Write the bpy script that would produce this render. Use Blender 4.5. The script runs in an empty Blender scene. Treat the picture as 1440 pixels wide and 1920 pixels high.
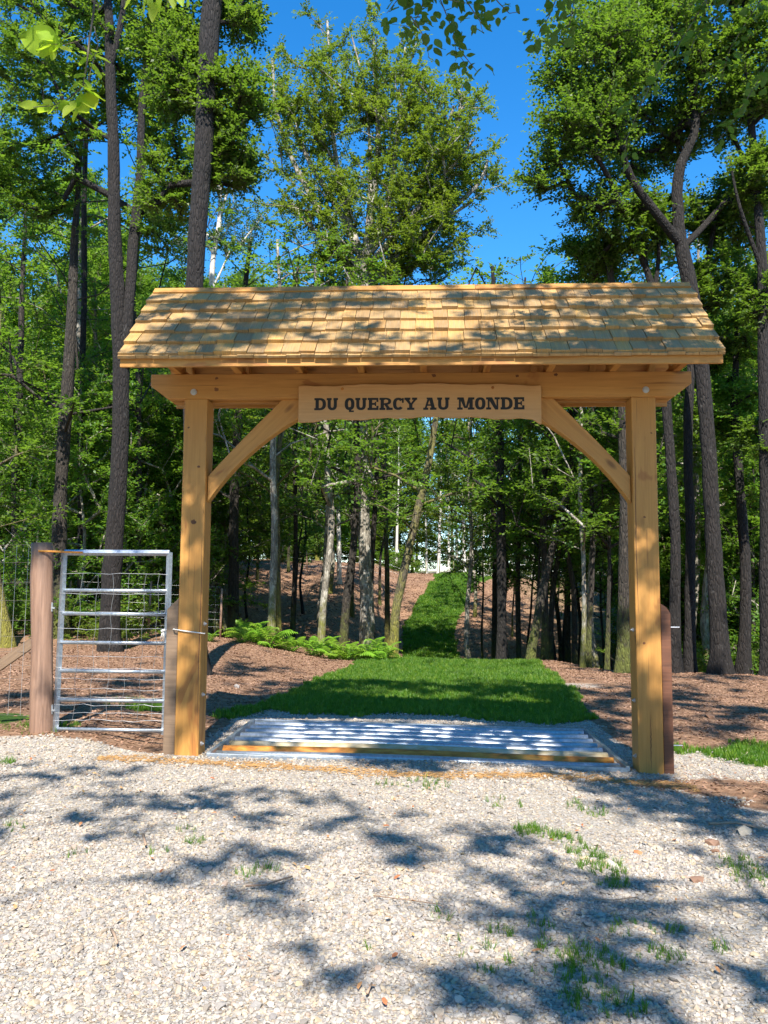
import bpy, math, random
import numpy as np
from mathutils import Matrix, Vector, Euler

R = np.random.RandomState(7)
random.seed(7)
scene = bpy.context.scene
COL = scene.collection

# ------------------------------------------------------------------ camera
CX, CY, CZ = 0.1093, -8.6512, 1.7107
YAW, PIT, ROL, FPX = -0.05138, 0.09366, -0.00707, 1569.6
def _axes():
    c, s = math.cos(YAW), math.sin(YAW)
    X = np.array([c, -s, 0]); Y = np.array([s, c, 0]); Z = np.array([0, 0, 1.0])
    c, s = math.cos(PIT), math.sin(PIT)
    d = c*Y + s*Z; u = -s*Y + c*Z
    c, s = math.cos(ROL), math.sin(ROL)
    return c*X - s*u, s*X + c*u, d
AR, AU, AD = _axes()
cam = bpy.data.cameras.new('camera'); camo = bpy.data.objects.new('camera', cam); COL.objects.link(camo)
cam.sensor_fit = 'VERTICAL'; cam.sensor_height = 36; cam.lens = 36*FPX/1920
cam.clip_start = 0.05; cam.clip_end = 1500
m = Matrix.Identity(4)
for i in range(3):
    m[i][0] = AR[i]; m[i][1] = AU[i]; m[i][2] = -AD[i]
m[0][3], m[1][3], m[2][3] = CX, CY, CZ
camo.matrix_world = m
scene.camera = camo

# ------------------------------------------------------------------ light
SUN = np.array([0.07, -1.0, 1.10]); SUN /= np.linalg.norm(SUN)
EL = math.asin(SUN[2]); ROT = math.atan2(SUN[0], SUN[1])
w = bpy.data.worlds.new('World'); scene.world = w; w.use_nodes = True
nt = w.node_tree; nt.nodes.clear()
sky = nt.nodes.new('ShaderNodeTexSky'); sky.sky_type = 'NISHITA'; sky.sun_disc = False
sky.sun_elevation = EL; sky.sun_rotation = ROT; sky.altitude = 200; sky.air_density = 1.0; sky.dust_density = 0.0; sky.ozone_density = 4.0
hsv = nt.nodes.new('ShaderNodeHueSaturation'); hsv.inputs['Saturation'].default_value = 1.33; hsv.inputs['Value'].default_value = 1.15
bg = nt.nodes.new('ShaderNodeBackground'); bg.inputs[1].default_value = 0.125
wo = nt.nodes.new('ShaderNodeOutputWorld')
nt.links.new(sky.outputs[0], hsv.inputs['Color']); nt.links.new(hsv.outputs[0], bg.inputs[0]); nt.links.new(bg.outputs[0], wo.inputs[0])
sl = bpy.data.lights.new('sun', 'SUN'); sl.energy = 5.0; sl.angle = math.radians(0.53); sl.color = (1, 0.95, 0.86)
so = bpy.data.objects.new('sun', sl); COL.objects.link(so)
so.rotation_euler = Vector(SUN).to_track_quat('Z', 'Y').to_euler(); so.location = (0, -20, 30)
scene.view_settings.view_transform = 'Standard'; scene.view_settings.look = 'None'
scene.view_settings.exposure = 1.05; scene.view_settings.gamma = 1.0
try: scene.view_settings.use_curve_mapping = False
except Exception: pass
scene.render.engine = 'CYCLES'
scene.cycles.max_bounces = 7; scene.cycles.diffuse_bounces = 4; scene.cycles.transmission_bounces = 5; scene.cycles.glossy_bounces = 2
scene.cycles.use_denoising = True
scene.cycles.sample_clamp_indirect = 6

# ------------------------------------------------------------------ geometry helpers
def P(px, py, y):
    """point of the plane Y = y that the photograph shows at pixel (px, py)"""
    D = AR*((px-720)/FPX) - AU*((py-960)/FPX) + AD
    t = (y-CY)/D[1]
    return np.array([CX, CY, CZ]) + t*D
def PZ(px, py, z=0.0):
    D = AR*((px-720)/FPX) - AU*((py-960)/FPX) + AD
    t = (z-CZ)/D[2]
    return np.array([CX, CY, CZ]) + t*D

def ss(a, b, x):
    t = np.clip((x-a)/(b-a), 0, 1); return t*t*(3-2*t)
def prof(y, ys, zs):
    return sum(np.interp(y+o, ys, zs) for o in (-1.6, -.8, 0, .8, 1.6))/5
def hgt(x, y):
    x = np.asarray(x, float); y = np.asarray(y, float)
    hc = prof(y, [-50, 11, 13.5, 16, 20, 24, 30, 40, 48, 56, 70, 300], [0, 0, -.05, -.55, -1.5, -1.6, -.8, 1.1, 2.3, 2.9, 3.3, 9])
    hl = prof(y, [-50, 3, 8, 13, 16, 20, 24, 30, 40, 50, 70, 300], [0, .05, .25, .42, .25, -.3, -.4, .6, 2.3, 3.5, 4.2, 9])
    hll = prof(y, [-50, 2, 6, 10, 20, 30, 45, 60, 300], [0, .08, .15, .3, .8, 1.6, 3.2, 4.2, 9])
    hr = prof(y, [-50, 0, 9, 11, 14, 20, 26, 34, 44, 52, 70, 300], [-.05, -.05, 0, -.05, -.7, -1.8, -1.9, -.5, 1.1, 2.4, 3.0, 9])
    z = hc
    z = z + (hl-z)*ss(-1.5, -4.8, x)
    z = z + (hll-z)*ss(-6.2, -10, x)
    z = z + (hr-z)*ss(3.0, 5.5, x)
    win = ss(-5, -2, y)*(1-ss(3, 6, y))
    z = z - 0.082*ss(0, 2.3, x)*win
    z = z + 0.10*ss(-2.75, -3.6, x)*ss(-.6, .5, y)*(1-ss(4, 8, y))
    far = ss(6, 20, np.abs(y-2)+np.abs(x)*.5)
    z = z + (0.012+0.05*far)*(np.sin(x*1.3+y*.7)+np.sin(x*.53-y*1.1+2)+.6*np.sin(x*2.9+1)*np.sin(y*2.3))
    return z
def H(x, y): return float(hgt(x, y))

def mesh(name, V, F, mat=None, smooth=False, attrs=None):
    """V (n,3); F list of lists or (m,k) array"""
    me = bpy.data.meshes.new(name)
    V = np.ascontiguousarray(V, dtype=np.float32)
    if isinstance(F, np.ndarray):
        mF, k = F.shape
        me.vertices.add(len(V)); me.vertices.foreach_set('co', V.ravel())
        me.loops.add(mF*k); me.loops.foreach_set('vertex_index', F.astype(np.int32).ravel())
        me.polygons.add(mF); me.polygons.foreach_set('loop_start', np.arange(0, mF*k, k, dtype=np.int32))
        try: me.polygons.foreach_set('loop_total', np.full(mF, k, dtype=np.int32))
        except Exception: pass
        me.update(calc_edges=True)
    else:
        me.from_pydata(V.tolist(), [], F); me.update()
    if attrs:
        for k_, (dom, arr) in attrs.items():
            a = me.attributes.new(k_, 'FLOAT', dom); a.data.foreach_set('value', np.asarray(arr, dtype=np.float32))
    if smooth: me.polygons.foreach_set('use_smooth', np.ones(len(me.polygons), dtype=bool))
    if mat: me.materials.append(mat)
    return me
def obj(name, me, parent=None, loc=None, rot=None, **kw):
    o = bpy.data.objects.new(name, me); COL.objects.link(o)
    if parent: o.parent = parent
    if loc is not None: o.location = loc
    if rot is not None: o.rotation_euler = rot
    for k, v in kw.items(): o[k] = v
    return o
def thing(name, label, cat, loc=(0, 0, 0), group=None):
    o = bpy.data.objects.new(name, None); COL.objects.link(o); o.location = loc
    o.empty_display_size = .2
    o['label'] = label; o['category'] = cat
    if group: o['group'] = group
    return o
class MB:
    def __init__(s): s.V = []; s.F = []; s.n = 0
    def add(s, V, F):
        s.V.append(np.asarray(V, float).reshape(-1, 3)); s.F += [[i+s.n for i in f] for f in F]; s.n += len(s.V[-1]); return s
    def box(s, a, b):
        x0, y0, z0 = a; x1, y1, z1 = b
        s.add([(x0,y0,z0),(x1,y0,z0),(x1,y1,z0),(x0,y1,z0),(x0,y0,z1),(x1,y0,z1),(x1,y1,z1),(x0,y1,z1)],
              [[3,2,1,0],[4,5,6,7],[0,1,5,4],[1,2,6,5],[2,3,7,6],[3,0,4,7]]); return s
    def prism(s, poly, ax0, ax1, axis=1):
        """poly 2-D outline (x,z) extruded along y (axis 1) or (y,z) along x (axis 0)"""
        n = len(poly); V = []
        for a in (ax0, ax1):
            for p in poly: V.append((p[0], a, p[1]) if axis == 1 else (a, p[0], p[1]))
        s.add(V, [list(range(n)), list(range(2*n-1, n-1, -1))]+[[i, i+n, (i+1) % n+n, (i+1) % n] for i in range(n)]); return s
    def tube(s, pts, r, k=8, cap=True):
        pts = np.asarray(pts, float); n = len(pts); r = np.broadcast_to(np.asarray(r, float), (n,))
        V, F = tube_np(pts, r, k)
        s.add(V, F.tolist())
        if cap:
            b = s.n-n*k; s.F.append([b+i for i in range(k)][::-1]); s.F.append([b+(n-1)*k+i for i in range(k)])
        return s
    def me(s, name, mat, smooth=False, bevel=None):
        me = mesh(name, np.concatenate(s.V), s.F, mat, smooth)
        if bevel:
            import bmesh
            bm = bmesh.new(); bm.from_mesh(me)
            bmesh.ops.recalc_face_normals(bm, faces=bm.faces)
            bmesh.ops.bevel(bm, geom=[e for e in bm.edges if e.calc_face_angle(0) > .4], offset=bevel, segments=1, affect='EDGES', profile=.5)
            bm.to_mesh(me); bm.free()
        return me
def tube_np(pts, r, k, rad_noise=None):
    n = len(pts)
    T = np.gradient(pts, axis=0); T /= np.linalg.norm(T, axis=1, keepdims=True)+1e-9
    ref = np.array([1.0, 0.13, 0.07]) if abs(T[:, 0]).mean() < .8 else np.array([0.05, 1.0, 0.1])
    A = np.cross(T, ref); A /= np.linalg.norm(A, axis=1, keepdims=True)+1e-9
    B = np.cross(T, A)
    th = np.arange(k)*2*math.pi/k
    rr = np.repeat(r[:, None], k, 1)
    if rad_noise is not None: rr = rr*rad_noise
    V = pts[:, None, :] + rr[:, :, None]*(np.cos(th)[None, :, None]*A[:, None, :] + np.sin(th)[None, :, None]*B[:, None, :])
    i = np.arange(n-1)[:, None]*k; j = np.arange(k)[None, :]; j2 = (j+1) % k
    F = np.stack([i+j, i+j2, i+k+j2, i+k+j], -1).reshape(-1, 4)
    return V.reshape(-1, 3), F

# ------------------------------------------------------------------ materials
def mat(name):
    mt = bpy.data.materials.new(name); mt.use_nodes = True
    n = mt.node_tree.nodes; b = n['Principled BSDF']; b.inputs['Roughness'].default_value = .7
    return mt, n, mt.node_tree.links, b
def tc(n, L, out='Object', scale=(1, 1, 1)):
    t = n.new('ShaderNodeTexCoord'); mp = n.new('ShaderNodeMapping'); mp.inputs['Scale'].default_value = scale
    L.new(t.outputs[out], mp.inputs[0]); return mp.outputs[0]
def noise(n, L, vec, sc, det=4, rough=.6, dist=0):
    x = n.new('ShaderNodeTexNoise'); x.inputs['Scale'].default_value = sc; x.inputs['Detail'].default_value = det
    x.inputs['Roughness'].default_value = rough; x.inputs['Distortion'].default_value = dist
    if vec is not None: L.new(vec, x.inputs['Vector'])
    return x.outputs['Fac']
def ramp(n, L, fac, stops):
    r = n.new('ShaderNodeValToRGB'); e = r.color_ramp.elements
    e[0].position, e[0].color = stops[0][0], (*stops[0][1], 1)
    e[1].position, e[1].color = stops[1][0], (*stops[1][1], 1)
    for p_, c_ in stops[2:]:
        q = e.new(p_); q.color = (*c_, 1)
    L.new(fac, r.inputs[0]); return r.outputs[0]
def mix(n, L, fac, a, b, mode='MIX'):
    x = n.new('ShaderNodeMix'); x.data_type = 'RGBA'; x.blend_type = mode
    for s_, v in ((x.inputs[0], fac), (x.inputs[6], a), (x.inputs[7], b)):
        if isinstance(v, (int, float)): s_.default_value = v
        elif isinstance(v, tuple): s_.default_value = (*v, 1)
        else: L.new(v, s_)
    return x.outputs[2]
def math_(n, L, op, a, b=0.0, clamp=False):
    x = n.new('ShaderNodeMath'); x.operation = op; x.use_clamp = clamp
    for i, v in enumerate((a, b)):
        if isinstance(v, (int, float)): x.inputs[i].default_value = v
        else: L.new(v, x.inputs[i])
    return x.outputs[0]
def bump(n, L, h, b, st=.5, dist=.02):
    x = n.new('ShaderNodeBump'); x.inputs['Strength'].default_value = st; x.inputs['Distance'].default_value = dist
    L.new(h, x.inputs['Height']); L.new(x.outputs[0], b.inputs['Normal'])
def rnd(n): return n.new('ShaderNodeObjectInfo').outputs['Random']
def attr(n, name):
    a = n.new('ShaderNodeAttribute'); a.attribute_name = name; return a.outputs['Fac']

def wood(name, c0, c1, c2, knots=True, grain=1.0, rough=.6, stain=None):
    """grain runs along local X"""
    mt, n, L, b = mat(name)
    v = tc(n, L, 'Object', (1, 1, 1))
    off = n.new('ShaderNodeVectorMath'); off.operation = 'ADD'; L.new(v, off.inputs[0])
    cmb = n.new('ShaderNodeCombineXYZ'); rr = rnd(n)
    L.new(math_(n, L, 'MULTIPLY', rr, 37.0), cmb.inputs[0]); L.new(math_(n, L, 'MULTIPLY', rr, 11.0), cmb.inputs[2]); L.new(cmb.outputs[0], off.inputs[1])
    v = off.outputs[0]
    mp = n.new('ShaderNodeMapping'); mp.inputs['Scale'].default_value = (.7, 14, 14); L.new(v, mp.inputs[0])
    g = noise(n, L, mp.outputs[0], 2.2*grain, 6, .65, .35)
    mp2 = n.new('ShaderNodeMapping'); mp2.inputs['Scale'].default_value = (.5, 3, 3); L.new(v, mp2.inputs[0])
    big = noise(n, L, mp2.outputs[0], 2.0, 3, .5)
    col = ramp(n, L, g, [(.3, c0), (.7, c1)])
    col = mix(n, L, math_(n, L, 'MULTIPLY', big, .55), col, c2)
    if stain:
        mp4 = n.new('ShaderNodeMapping'); mp4.inputs['Scale'].default_value = (1.2, 3.5, 3.5); L.new(v, mp4.inputs[0])
        s_ = noise(n, L, mp4.outputs[0], 1.1, 3, .6, .8)
        f = ramp(n, L, s_, [(.60, (0, 0, 0)), (.66, (1, 1, 1))])
        col = mix(n, L, math_(n, L, 'MULTIPLY', f, .5), col, stain)
    if knots:
        mp3 = n.new('ShaderNodeMapping'); mp3.inputs['Scale'].default_value = (1.9, 4.6, 4.6); L.new(v, mp3.inputs[0])
        vo = n.new('ShaderNodeTexVoronoi'); vo.inputs['Scale'].default_value = 1.0; L.new(mp3.outputs[0], vo.inputs['Vector'])
        k = ramp(n, L, vo.outputs['Distance'], [(.06, (1, 1, 1)), (.17, (0, 0, 0))])
        col = mix(n, L, math_(n, L, 'MULTIPLY', k, .75), col, (c0[0]*.28, c0[1]*.22, c0[2]*.2))
        fine = n.new('ShaderNodeMapping'); fine.inputs['Scale'].default_value = (1.1, 46, 46); L.new(v, fine.inputs[0])
        ck = noise(n, L, fine.outputs[0], 1.0, 2, .5)
        ckf = ramp(n, L, ck, [(.655, (0, 0, 0)), (.70, (1, 1, 1))])
        col = mix(n, L, math_(n, L, 'MULTIPLY', ckf, .6), col, (c0[0]*.4, c0[1]*.35, c0[2]*.3))
    L.new(col, b.inputs['Base Color']); b.inputs['Roughness'].default_value = rough
    bump(n, L, g, b, .35, .006)
    return mt
M = {}
M['timber'] = wood('fresh_timber', (.40, .175, .036), (.57, .285, .068), (.48, .225, .048), stain=(.26, .07, .015))
M['sign'] = wood('sign_plank', (.46, .235, .08), (.58, .32, .12), (.62, .35, .14), grain=1.4, knots=False)
M['old'] = wood('old_dark_timber', (.075, .028, .014), (.20, .075, .035), (.12, .05, .028), knots=False)
M['oldgrey'] = wood('old_grey_timber', (.12, .075, .045), (.28, .19, .12), (.2, .13, .085), knots=False)
M['postgrey'] = wood('weathered_post_wood', (.14, .08, .055), (.36, .22, .15), (.27, .15, .10), knots=False, grain=1.3)
def m_shingle():
    mt, n, L, b = mat('shingle_wood')
    v = tc(n, L, 'Object', (26, 2.5, 5)); off = n.new('ShaderNodeVectorMath'); off.operation = 'ADD'; L.new(v, off.inputs[0])
    rr = rnd(n); cmb = n.new('ShaderNodeCombineXYZ'); L.new(math_(n, L, 'MULTIPLY', rr, 91.0), cmb.inputs[1]); L.new(math_(n, L, 'MULTIPLY', rr, 53.0), cmb.inputs[0]); L.new(cmb.outputs[0], off.inputs[1])
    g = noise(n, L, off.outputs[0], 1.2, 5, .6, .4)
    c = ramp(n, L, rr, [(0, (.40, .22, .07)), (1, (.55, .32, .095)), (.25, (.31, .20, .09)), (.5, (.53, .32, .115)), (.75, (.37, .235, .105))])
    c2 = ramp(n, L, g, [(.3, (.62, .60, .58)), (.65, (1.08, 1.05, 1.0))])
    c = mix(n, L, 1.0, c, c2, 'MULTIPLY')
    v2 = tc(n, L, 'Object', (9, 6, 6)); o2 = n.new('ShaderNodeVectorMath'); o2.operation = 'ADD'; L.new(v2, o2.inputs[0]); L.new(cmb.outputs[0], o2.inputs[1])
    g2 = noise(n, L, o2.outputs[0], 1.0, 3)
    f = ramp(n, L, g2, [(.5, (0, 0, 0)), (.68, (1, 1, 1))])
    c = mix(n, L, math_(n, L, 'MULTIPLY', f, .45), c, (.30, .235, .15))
    L.new(c, b.inputs['Base Color']); b.inputs['Roughness'].default_value = .65
    bump(n, L, g, b, .4, .004)
    return mt
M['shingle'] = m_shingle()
def m_bark(name, dark, light, lichen=None, lf=.62, sc=1.0, moss=None, birch=False, bst=.9):
    mt, n, L, b = mat(name)
    v = tc(n, L, 'Object', (14*sc, 14*sc, 2.6*sc)); g = noise(n, L, v, 1.6, 8, .68, .6)
    vb = tc(n, L, 'Object', (22*sc, 22*sc, 4.5*sc)); vo = n.new('ShaderNodeTexVoronoi'); vo.feature = 'DISTANCE_TO_EDGE'; vo.inputs['Scale'].default_value = 1.0
    wv = n.new('ShaderNodeVectorMath'); wv.operation = 'ADD'; L.new(vb, wv.inputs[0])
    nn = n.new('ShaderNodeTexNoise'); nn.inputs['Scale'].default_value = .8; L.new(vb, nn.inputs['Vector']); L.new(nn.outputs['Color'], wv.inputs[1]); L.new(wv.outputs[0], vo.inputs['Vector'])
    crack = ramp(n, L, vo.outputs['Distance'], [(.0, (0, 0, 0)), (.22, (1, 1, 1))])
    col = ramp(n, L, g, [(.33, dark), (.66, light)])
    h = math_(n, L, 'MULTIPLY', g, crack)
    if not birch: col = mix(n, L, 1.0, col, mix(n, L, .55, (1, 1, 1), crack), 'MULTIPLY')
    if birch:
        vh = tc(n, L, 'Object', (2.5, 2.5, 16)); s = noise(n, L, vh, 1.5, 4, .6)
        col = mix(n, L, ramp(n, L, s, [(.60, (0, 0, 0)), (.68, (1, 1, 1))]), col, (.05, .045, .04))
    if lichen:
        v2 = tc(n, L, 'Object', (3.0, 3.0, 1.7)); g2 = noise(n, L, v2, 2.0, 5, .7, .4)
        f = ramp(n, L, g2, [(lf-.07, (0, 0, 0)), (lf+.04, (1, 1, 1))])
        col = mix(n, L, math_(n, L, 'MULTIPLY', f, .75), col, lichen)
    if moss:
        g_ = n.new('ShaderNodeTexCoord'); sp = n.new('ShaderNodeSeparateXYZ'); L.new(g_.outputs['Object'], sp.inputs[0])
        mz = n.new('ShaderNodeMapRange'); mz.inputs[1].default_value = 3.2; mz.inputs[2].default_value = 0; mz.inputs[3].default_value = 0; mz.inputs[4].default_value = 1.1
        L.new(sp.outputs[2], mz.inputs[0])
        v3 = tc(n, L, 'Object', (4, 4, 2)); g3 = noise(n, L, v3, 2, 4, .7)
        f = ramp(n, L, math_(n, L, 'MULTIPLY', mz.outputs[0], g3), [(.28, (0, 0, 0)), (.5, (1, 1, 1))])
        col = mix(n, L, f, col, moss)
    L.new(col, b.inputs['Base Color']); b.inputs['Roughness'].default_value = .9
    bump(n, L, h, b, bst, .05)
    return mt
M['bark_oak'] = m_bark('oak_bark', (.008, .0065, .006), (.036, .027, .023), (.14, .13, .12), .69)
M['bark_dark'] = m_bark('dark_bark', (.018, .015, .012), (.085, .066, .05), (.16, .155, .12), .68, moss=(.10, .11, .02))
M['bark_light'] = m_bark('hornbeam_bark', (.12, .105, .085), (.38, .33, .26), (.50, .46, .39), .56, .8, moss=(.16, .16, .03), bst=.6)
M['bark_moss'] = m_bark('mossy_bark', (.055, .045, .03), (.20, .16, .10), (.20, .18, .05), .52, moss=(.22, .20, .03))
M['bark_birch'] = m_bark('birch_bark', (.42, .38, .34), (.68, .64, .58), None, birch=True, bst=.2)
M['twig'] = m_bark('twig_bark', (.10, .08, .06), (.24, .20, .15), None, bst=.2)

def m_leaf(name, a, b_, c, tr=.42, tl=(.20, .36, .035), rough=.42):
    mt = bpy.data.materials.new(name); mt.use_nodes = True; n = mt.node_tree.nodes; L = mt.node_tree.links; n.clear()
    lv = attr(n, 'lv'); rr = rnd(n)
    col = ramp(n, L, lv, [(0, a), (1, c), (.6, b_)])
    h = n.new('ShaderNodeHueSaturation'); L.new(col, h.inputs['Color'])
    L.new(math_(n, L, 'ADD', math_(n, L, 'MULTIPLY', rr, .035), .4825), h.inputs['Hue']); L.new(math_(n, L, 'ADD', math_(n, L, 'MULTIPLY', rr, .35), .85), h.inputs['Value'])
    d = n.new('ShaderNodeBsdfPrincipled'); L.new(h.outputs[0], d.inputs['Base Color']); d.inputs['Roughness'].default_value = rough
    d.inputs['Specular IOR Level'].default_value = .5
    t = n.new('ShaderNodeBsdfTranslucent'); 
    tcq = mix(n, L, lv, (tl[0]*.6, tl[1]*.7, tl[2]*.6), tl); L.new(tcq, t.inputs[0])
    mx = n.new('ShaderNodeMixShader'); mx.inputs[0].default_value = tr; L.new(d.outputs[0], mx.inputs[1]); L.new(t.outputs[0], mx.inputs[2])
    o = n.new('ShaderNodeOutputMaterial'); L.new(mx.outputs[0], o.inputs[0])
    return mt
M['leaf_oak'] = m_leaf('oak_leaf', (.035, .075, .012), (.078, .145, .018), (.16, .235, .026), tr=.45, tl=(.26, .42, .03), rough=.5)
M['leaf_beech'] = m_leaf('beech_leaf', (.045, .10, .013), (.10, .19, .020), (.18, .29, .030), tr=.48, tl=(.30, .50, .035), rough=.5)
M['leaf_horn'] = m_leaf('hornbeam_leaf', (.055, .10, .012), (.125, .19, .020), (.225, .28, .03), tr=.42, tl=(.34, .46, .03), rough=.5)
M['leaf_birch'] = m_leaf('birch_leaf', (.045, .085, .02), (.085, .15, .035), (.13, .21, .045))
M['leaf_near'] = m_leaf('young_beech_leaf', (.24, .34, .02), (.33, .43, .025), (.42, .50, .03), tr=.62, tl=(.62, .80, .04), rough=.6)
M['fern'] = m_leaf('fern_green', (.15, .28, .02), (.21, .37, .03), (.28, .46, .04), tr=.35, tl=(.3, .55, .04))
def m_grass():
    mt, n, L, b = mat('grass_blade'); rr = rnd(n)
    c = ramp(n, L, rr, [(0, (.05, .13, .010)), (1, (.20, .29, .026)), (.6, (.10, .21, .015))])
    L.new(c, b.inputs['Base Color']); b.inputs['Roughness'].default_value = .5
    t = n.new('ShaderNodeBsdfTranslucent'); t.inputs[0].default_value = (.22, .46, .02, 1)
    mx = n.new('ShaderNodeMixShader'); mx.inputs[0].default_value = .4; L.new(b.outputs[0], mx.inputs[1]); L.new(t.outputs[0], mx.inputs[2]); L.new(mx.outputs[0], n['Material Output'].inputs[0])
    return mt
M['grass'] = m_grass()
def m_simple(name, stops, rough=.8, metal=0):
    mt, n, L, b = mat(name); L.new(ramp(n, L, rnd(n), stops), b.inputs['Base Color']); b.inputs['Roughness'].default_value = rough; b.inputs['Metallic'].default_value = metal
    return mt
def m_stone():
    mt, n, L, b = mat('gravel_stone')
    c = ramp(n, L, rnd(n), [(0, (.38, .34, .30)), (1, (.55, .50, .44)), (.2, (.29, .26, .24)), (.38, (.47, .43, .38)), (.5, (.50, .385, .245)), (.58, (.20, .185, .18)), (.7, (.43, .39, .345)), (.82, (.47, .39, .29)), (.92, (.33, .245, .19))])
    g = noise(n, L, tc(n, L, 'Object', (3, 3, 3)), 1.5, 4)
    c = mix(n, L, 1.0, c, ramp(n, L, g, [(.3, (.8, .8, .8)), (.7, (1.08, 1.06, 1.04))]), 'MULTIPLY')
    L.new(c, b.inputs['Base Color']); b.inputs['Roughness'].default_value = .75
    return mt
M['stone'] = m_stone()
M['litter'] = m_simple('dry_leaf_litter', [(0, (.19, .10, .06)), (1, (.40, .24, .155)), (.35, (.30, .165, .10)), (.7, (.24, .14, .095))], .75)
M['catkin'] = m_simple('dry_catkin', [(0, (.30, .15, .05)), (1, (.46, .27, .10))], .8)
M['dryleaf'] = m_simple('fallen_leaf', [(0, (.34, .11, .04)), (1, (.50, .30, .12)), (.5, (.42, .19, .08))], .7)
M['stick'] = m_simple('dead_stick', [(0, (.24, .15, .10)), (1, (.38, .26, .18))], .8)
def m_galv(name='galvanised_steel', rust=False):
    mt, n, L, b = mat(name)
    vo = n.new('ShaderNodeTexVoronoi'); vo.inputs['Scale'].default_value = 45; L.new(tc(n, L, 'Object'), vo.inputs['Vector'])
    sp = n.new('ShaderNodeSeparateColor'); L.new(vo.outputs['Color'], sp.inputs[0])
    c = ramp(n, L, sp.outputs[0], [(0, (.36, .41, .47)), (1, (.54, .59, .65))])
    g = noise(n, L, tc(n, L, 'Object', (2, 2, 2)), 1.5, 5)
    c = mix(n, L, ramp(n, L, g, [(.45, (0, 0, 0)), (.75, (.5, .5, .5))]), c, (.70, .72, .74))
    L.new(c, b.inputs['Base Color']); b.inputs['Metallic'].default_value = .8; b.inputs['Roughness'].default_value = .42
    return mt
M['galv'] = m_galv()
def m_rust(name, a, b_, c_, metal=.1):
    mt, n, L, b = mat(name); g = noise(n, L, tc(n, L, 'Object', (2, 7, 7)), 1.8, 6, .7, .5)
    L.new(ramp(n, L, g, [(.3, a), (.7, c_), (.5, b_)]), b.inputs['Base Color']); b.inputs['Roughness'].default_value = .7; b.inputs['Metallic'].default_value = metal
    bump(n, L, g, b, .3, .004); return mt
M['rust'] = m_rust('rusted_steel', (.16, .045, .012), (.50, .19, .03), (.72, .36, .07))
M['ochre'] = m_rust('ochre_stained_steel', (.34, .25, .13), (.55, .44, .26), (.58, .55, .46), .3)
M['wire'] = m_simple('fence_wire', [(0, (.42, .42, .42)), (1, (.5, .5, .5))], .45, .7)
M['bolt'] = m_simple('bolt_steel', [(0, (.55, .56, .58)), (1, (.6, .6, .62))], .35, .8)
M['knot'] = m_rust('knot_wood', (.07, .028, .012), (.16, .06, .02), (.24, .10, .03), 0)
M['black'] = m_simple('black_lettering', [(0, (.006, .005, .004)), (1, (.008, .006, .005))], .6)
M['cord'] = m_simple('white_cord', [(0, (.72, .70, .66)), (1, (.78, .76, .72))], .8)
M['conc'] = m_rust('footing_concrete', (.30, .21, .14), (.40, .30, .21), (.45, .36, .27), 0)
M['pit'] = m_rust('pit_mud', (.05, .035, .02), (.11, .07, .04), (.16, .10, .05), 0)

def m_ground():
    mt, n, L, b = mat('ground')
    v = tc(n, L, 'Object')
    gm = attr(n, 'gravel'); gr = attr(n, 'turf'); mo = attr(n, 'shrubby')
    n1 = noise(n, L, v, 1.1, 6, .65); n2 = noise(n, L, v, 9, 6, .7); n3 = noise(n, L, v, 45, 4, .7)
    soil = ramp(n, L, n1, [(.3, (.18, .105, .062)), (.7, (.40, .245, .155)), (.5, (.29, .17, .10))])
    soil = mix(n, L, 1.0, soil, ramp(n, L, n2, [(.3, (.55, .52, .50)), (.7, (1.25, 1.2, 1.15))]), 'MULTIPLY')
    vo = n.new('ShaderNodeTexVoronoi'); vo.inputs['Scale'].default_value = 14; L.new(v, vo.inputs['Vector'])
    sc_ = n.new('ShaderNodeSeparateColor'); L.new(vo.outputs['Color'], sc_.inputs[0])
    soil = mix(n, L, .5, soil, ramp(n, L, sc_.outputs[0], [(0, (.14, .075, .045)), (1, (.46, .29, .19)), (.5, (.27, .155, .095))]))
    vg = n.new('ShaderNodeTexVoronoi'); vg.inputs['Scale'].default_value = 55; L.new(v, vg.inputs['Vector'])
    sg = n.new('ShaderNodeSeparateColor'); L.new(vg.outputs['Color'], sg.inputs[0])
    grav = ramp(n, L, sg.outputs[0], [(0, (.40, .37, .34)), (1, (.60, .57, .53)), (.4, (.52, .48, .43)), (.7, (.54, .43, .30))])
    grav = mix(n, L, ramp(n, L, vg.outputs['Distance'], [(.35, (0, 0, 0)), (.8, (.7, .7, .7))]), grav, (.22, .17, .13))
    turf = ramp(n, L, n2, [(.3, (.022, .05, .008)), (.7, (.06, .13, .016))])
    brk = math_(n, L, 'MULTIPLY', math_(n, L, 'SUBTRACT', math_(n, L, 'ADD', math_(n, L, 'MULTIPLY', n2, .6), math_(n, L, 'MULTIPLY', n1, .4)), .5), .9)
    fg = n.new('ShaderNodeMapRange'); fg.inputs[1].default_value = .42; fg.inputs[2].default_value = .58; L.new(math_(n, L, 'ADD', gm, brk), fg.inputs[0])
    fr = n.new('ShaderNodeMapRange'); fr.inputs[1].default_value = .42; fr.inputs[2].default_value = .58; L.new(math_(n, L, 'ADD', gr, brk), fr.inputs[0])
    c = mix(n, L, fg.outputs[0], soil, grav)
    c = mix(n, L, fr.outputs[0], c, turf)
    c = mix(n, L, math_(n, L, 'MULTIPLY', mo, .8), c, ramp(n, L, n2, [(.35, (.20, .17, .11)), (.65, (.10, .13, .035))]))
    L.new(c, b.inputs['Base Color']); b.inputs['Roughness'].default_value = .95; b.inputs['Specular IOR Level'].default_value = .2
    h = math_(n, L, 'ADD', n2, math_(n, L, 'MULTIPLY', n3, .5))
    bump(n, L, h, b, .9, .05)
    return mt
M['ground'] = m_ground()

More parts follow.
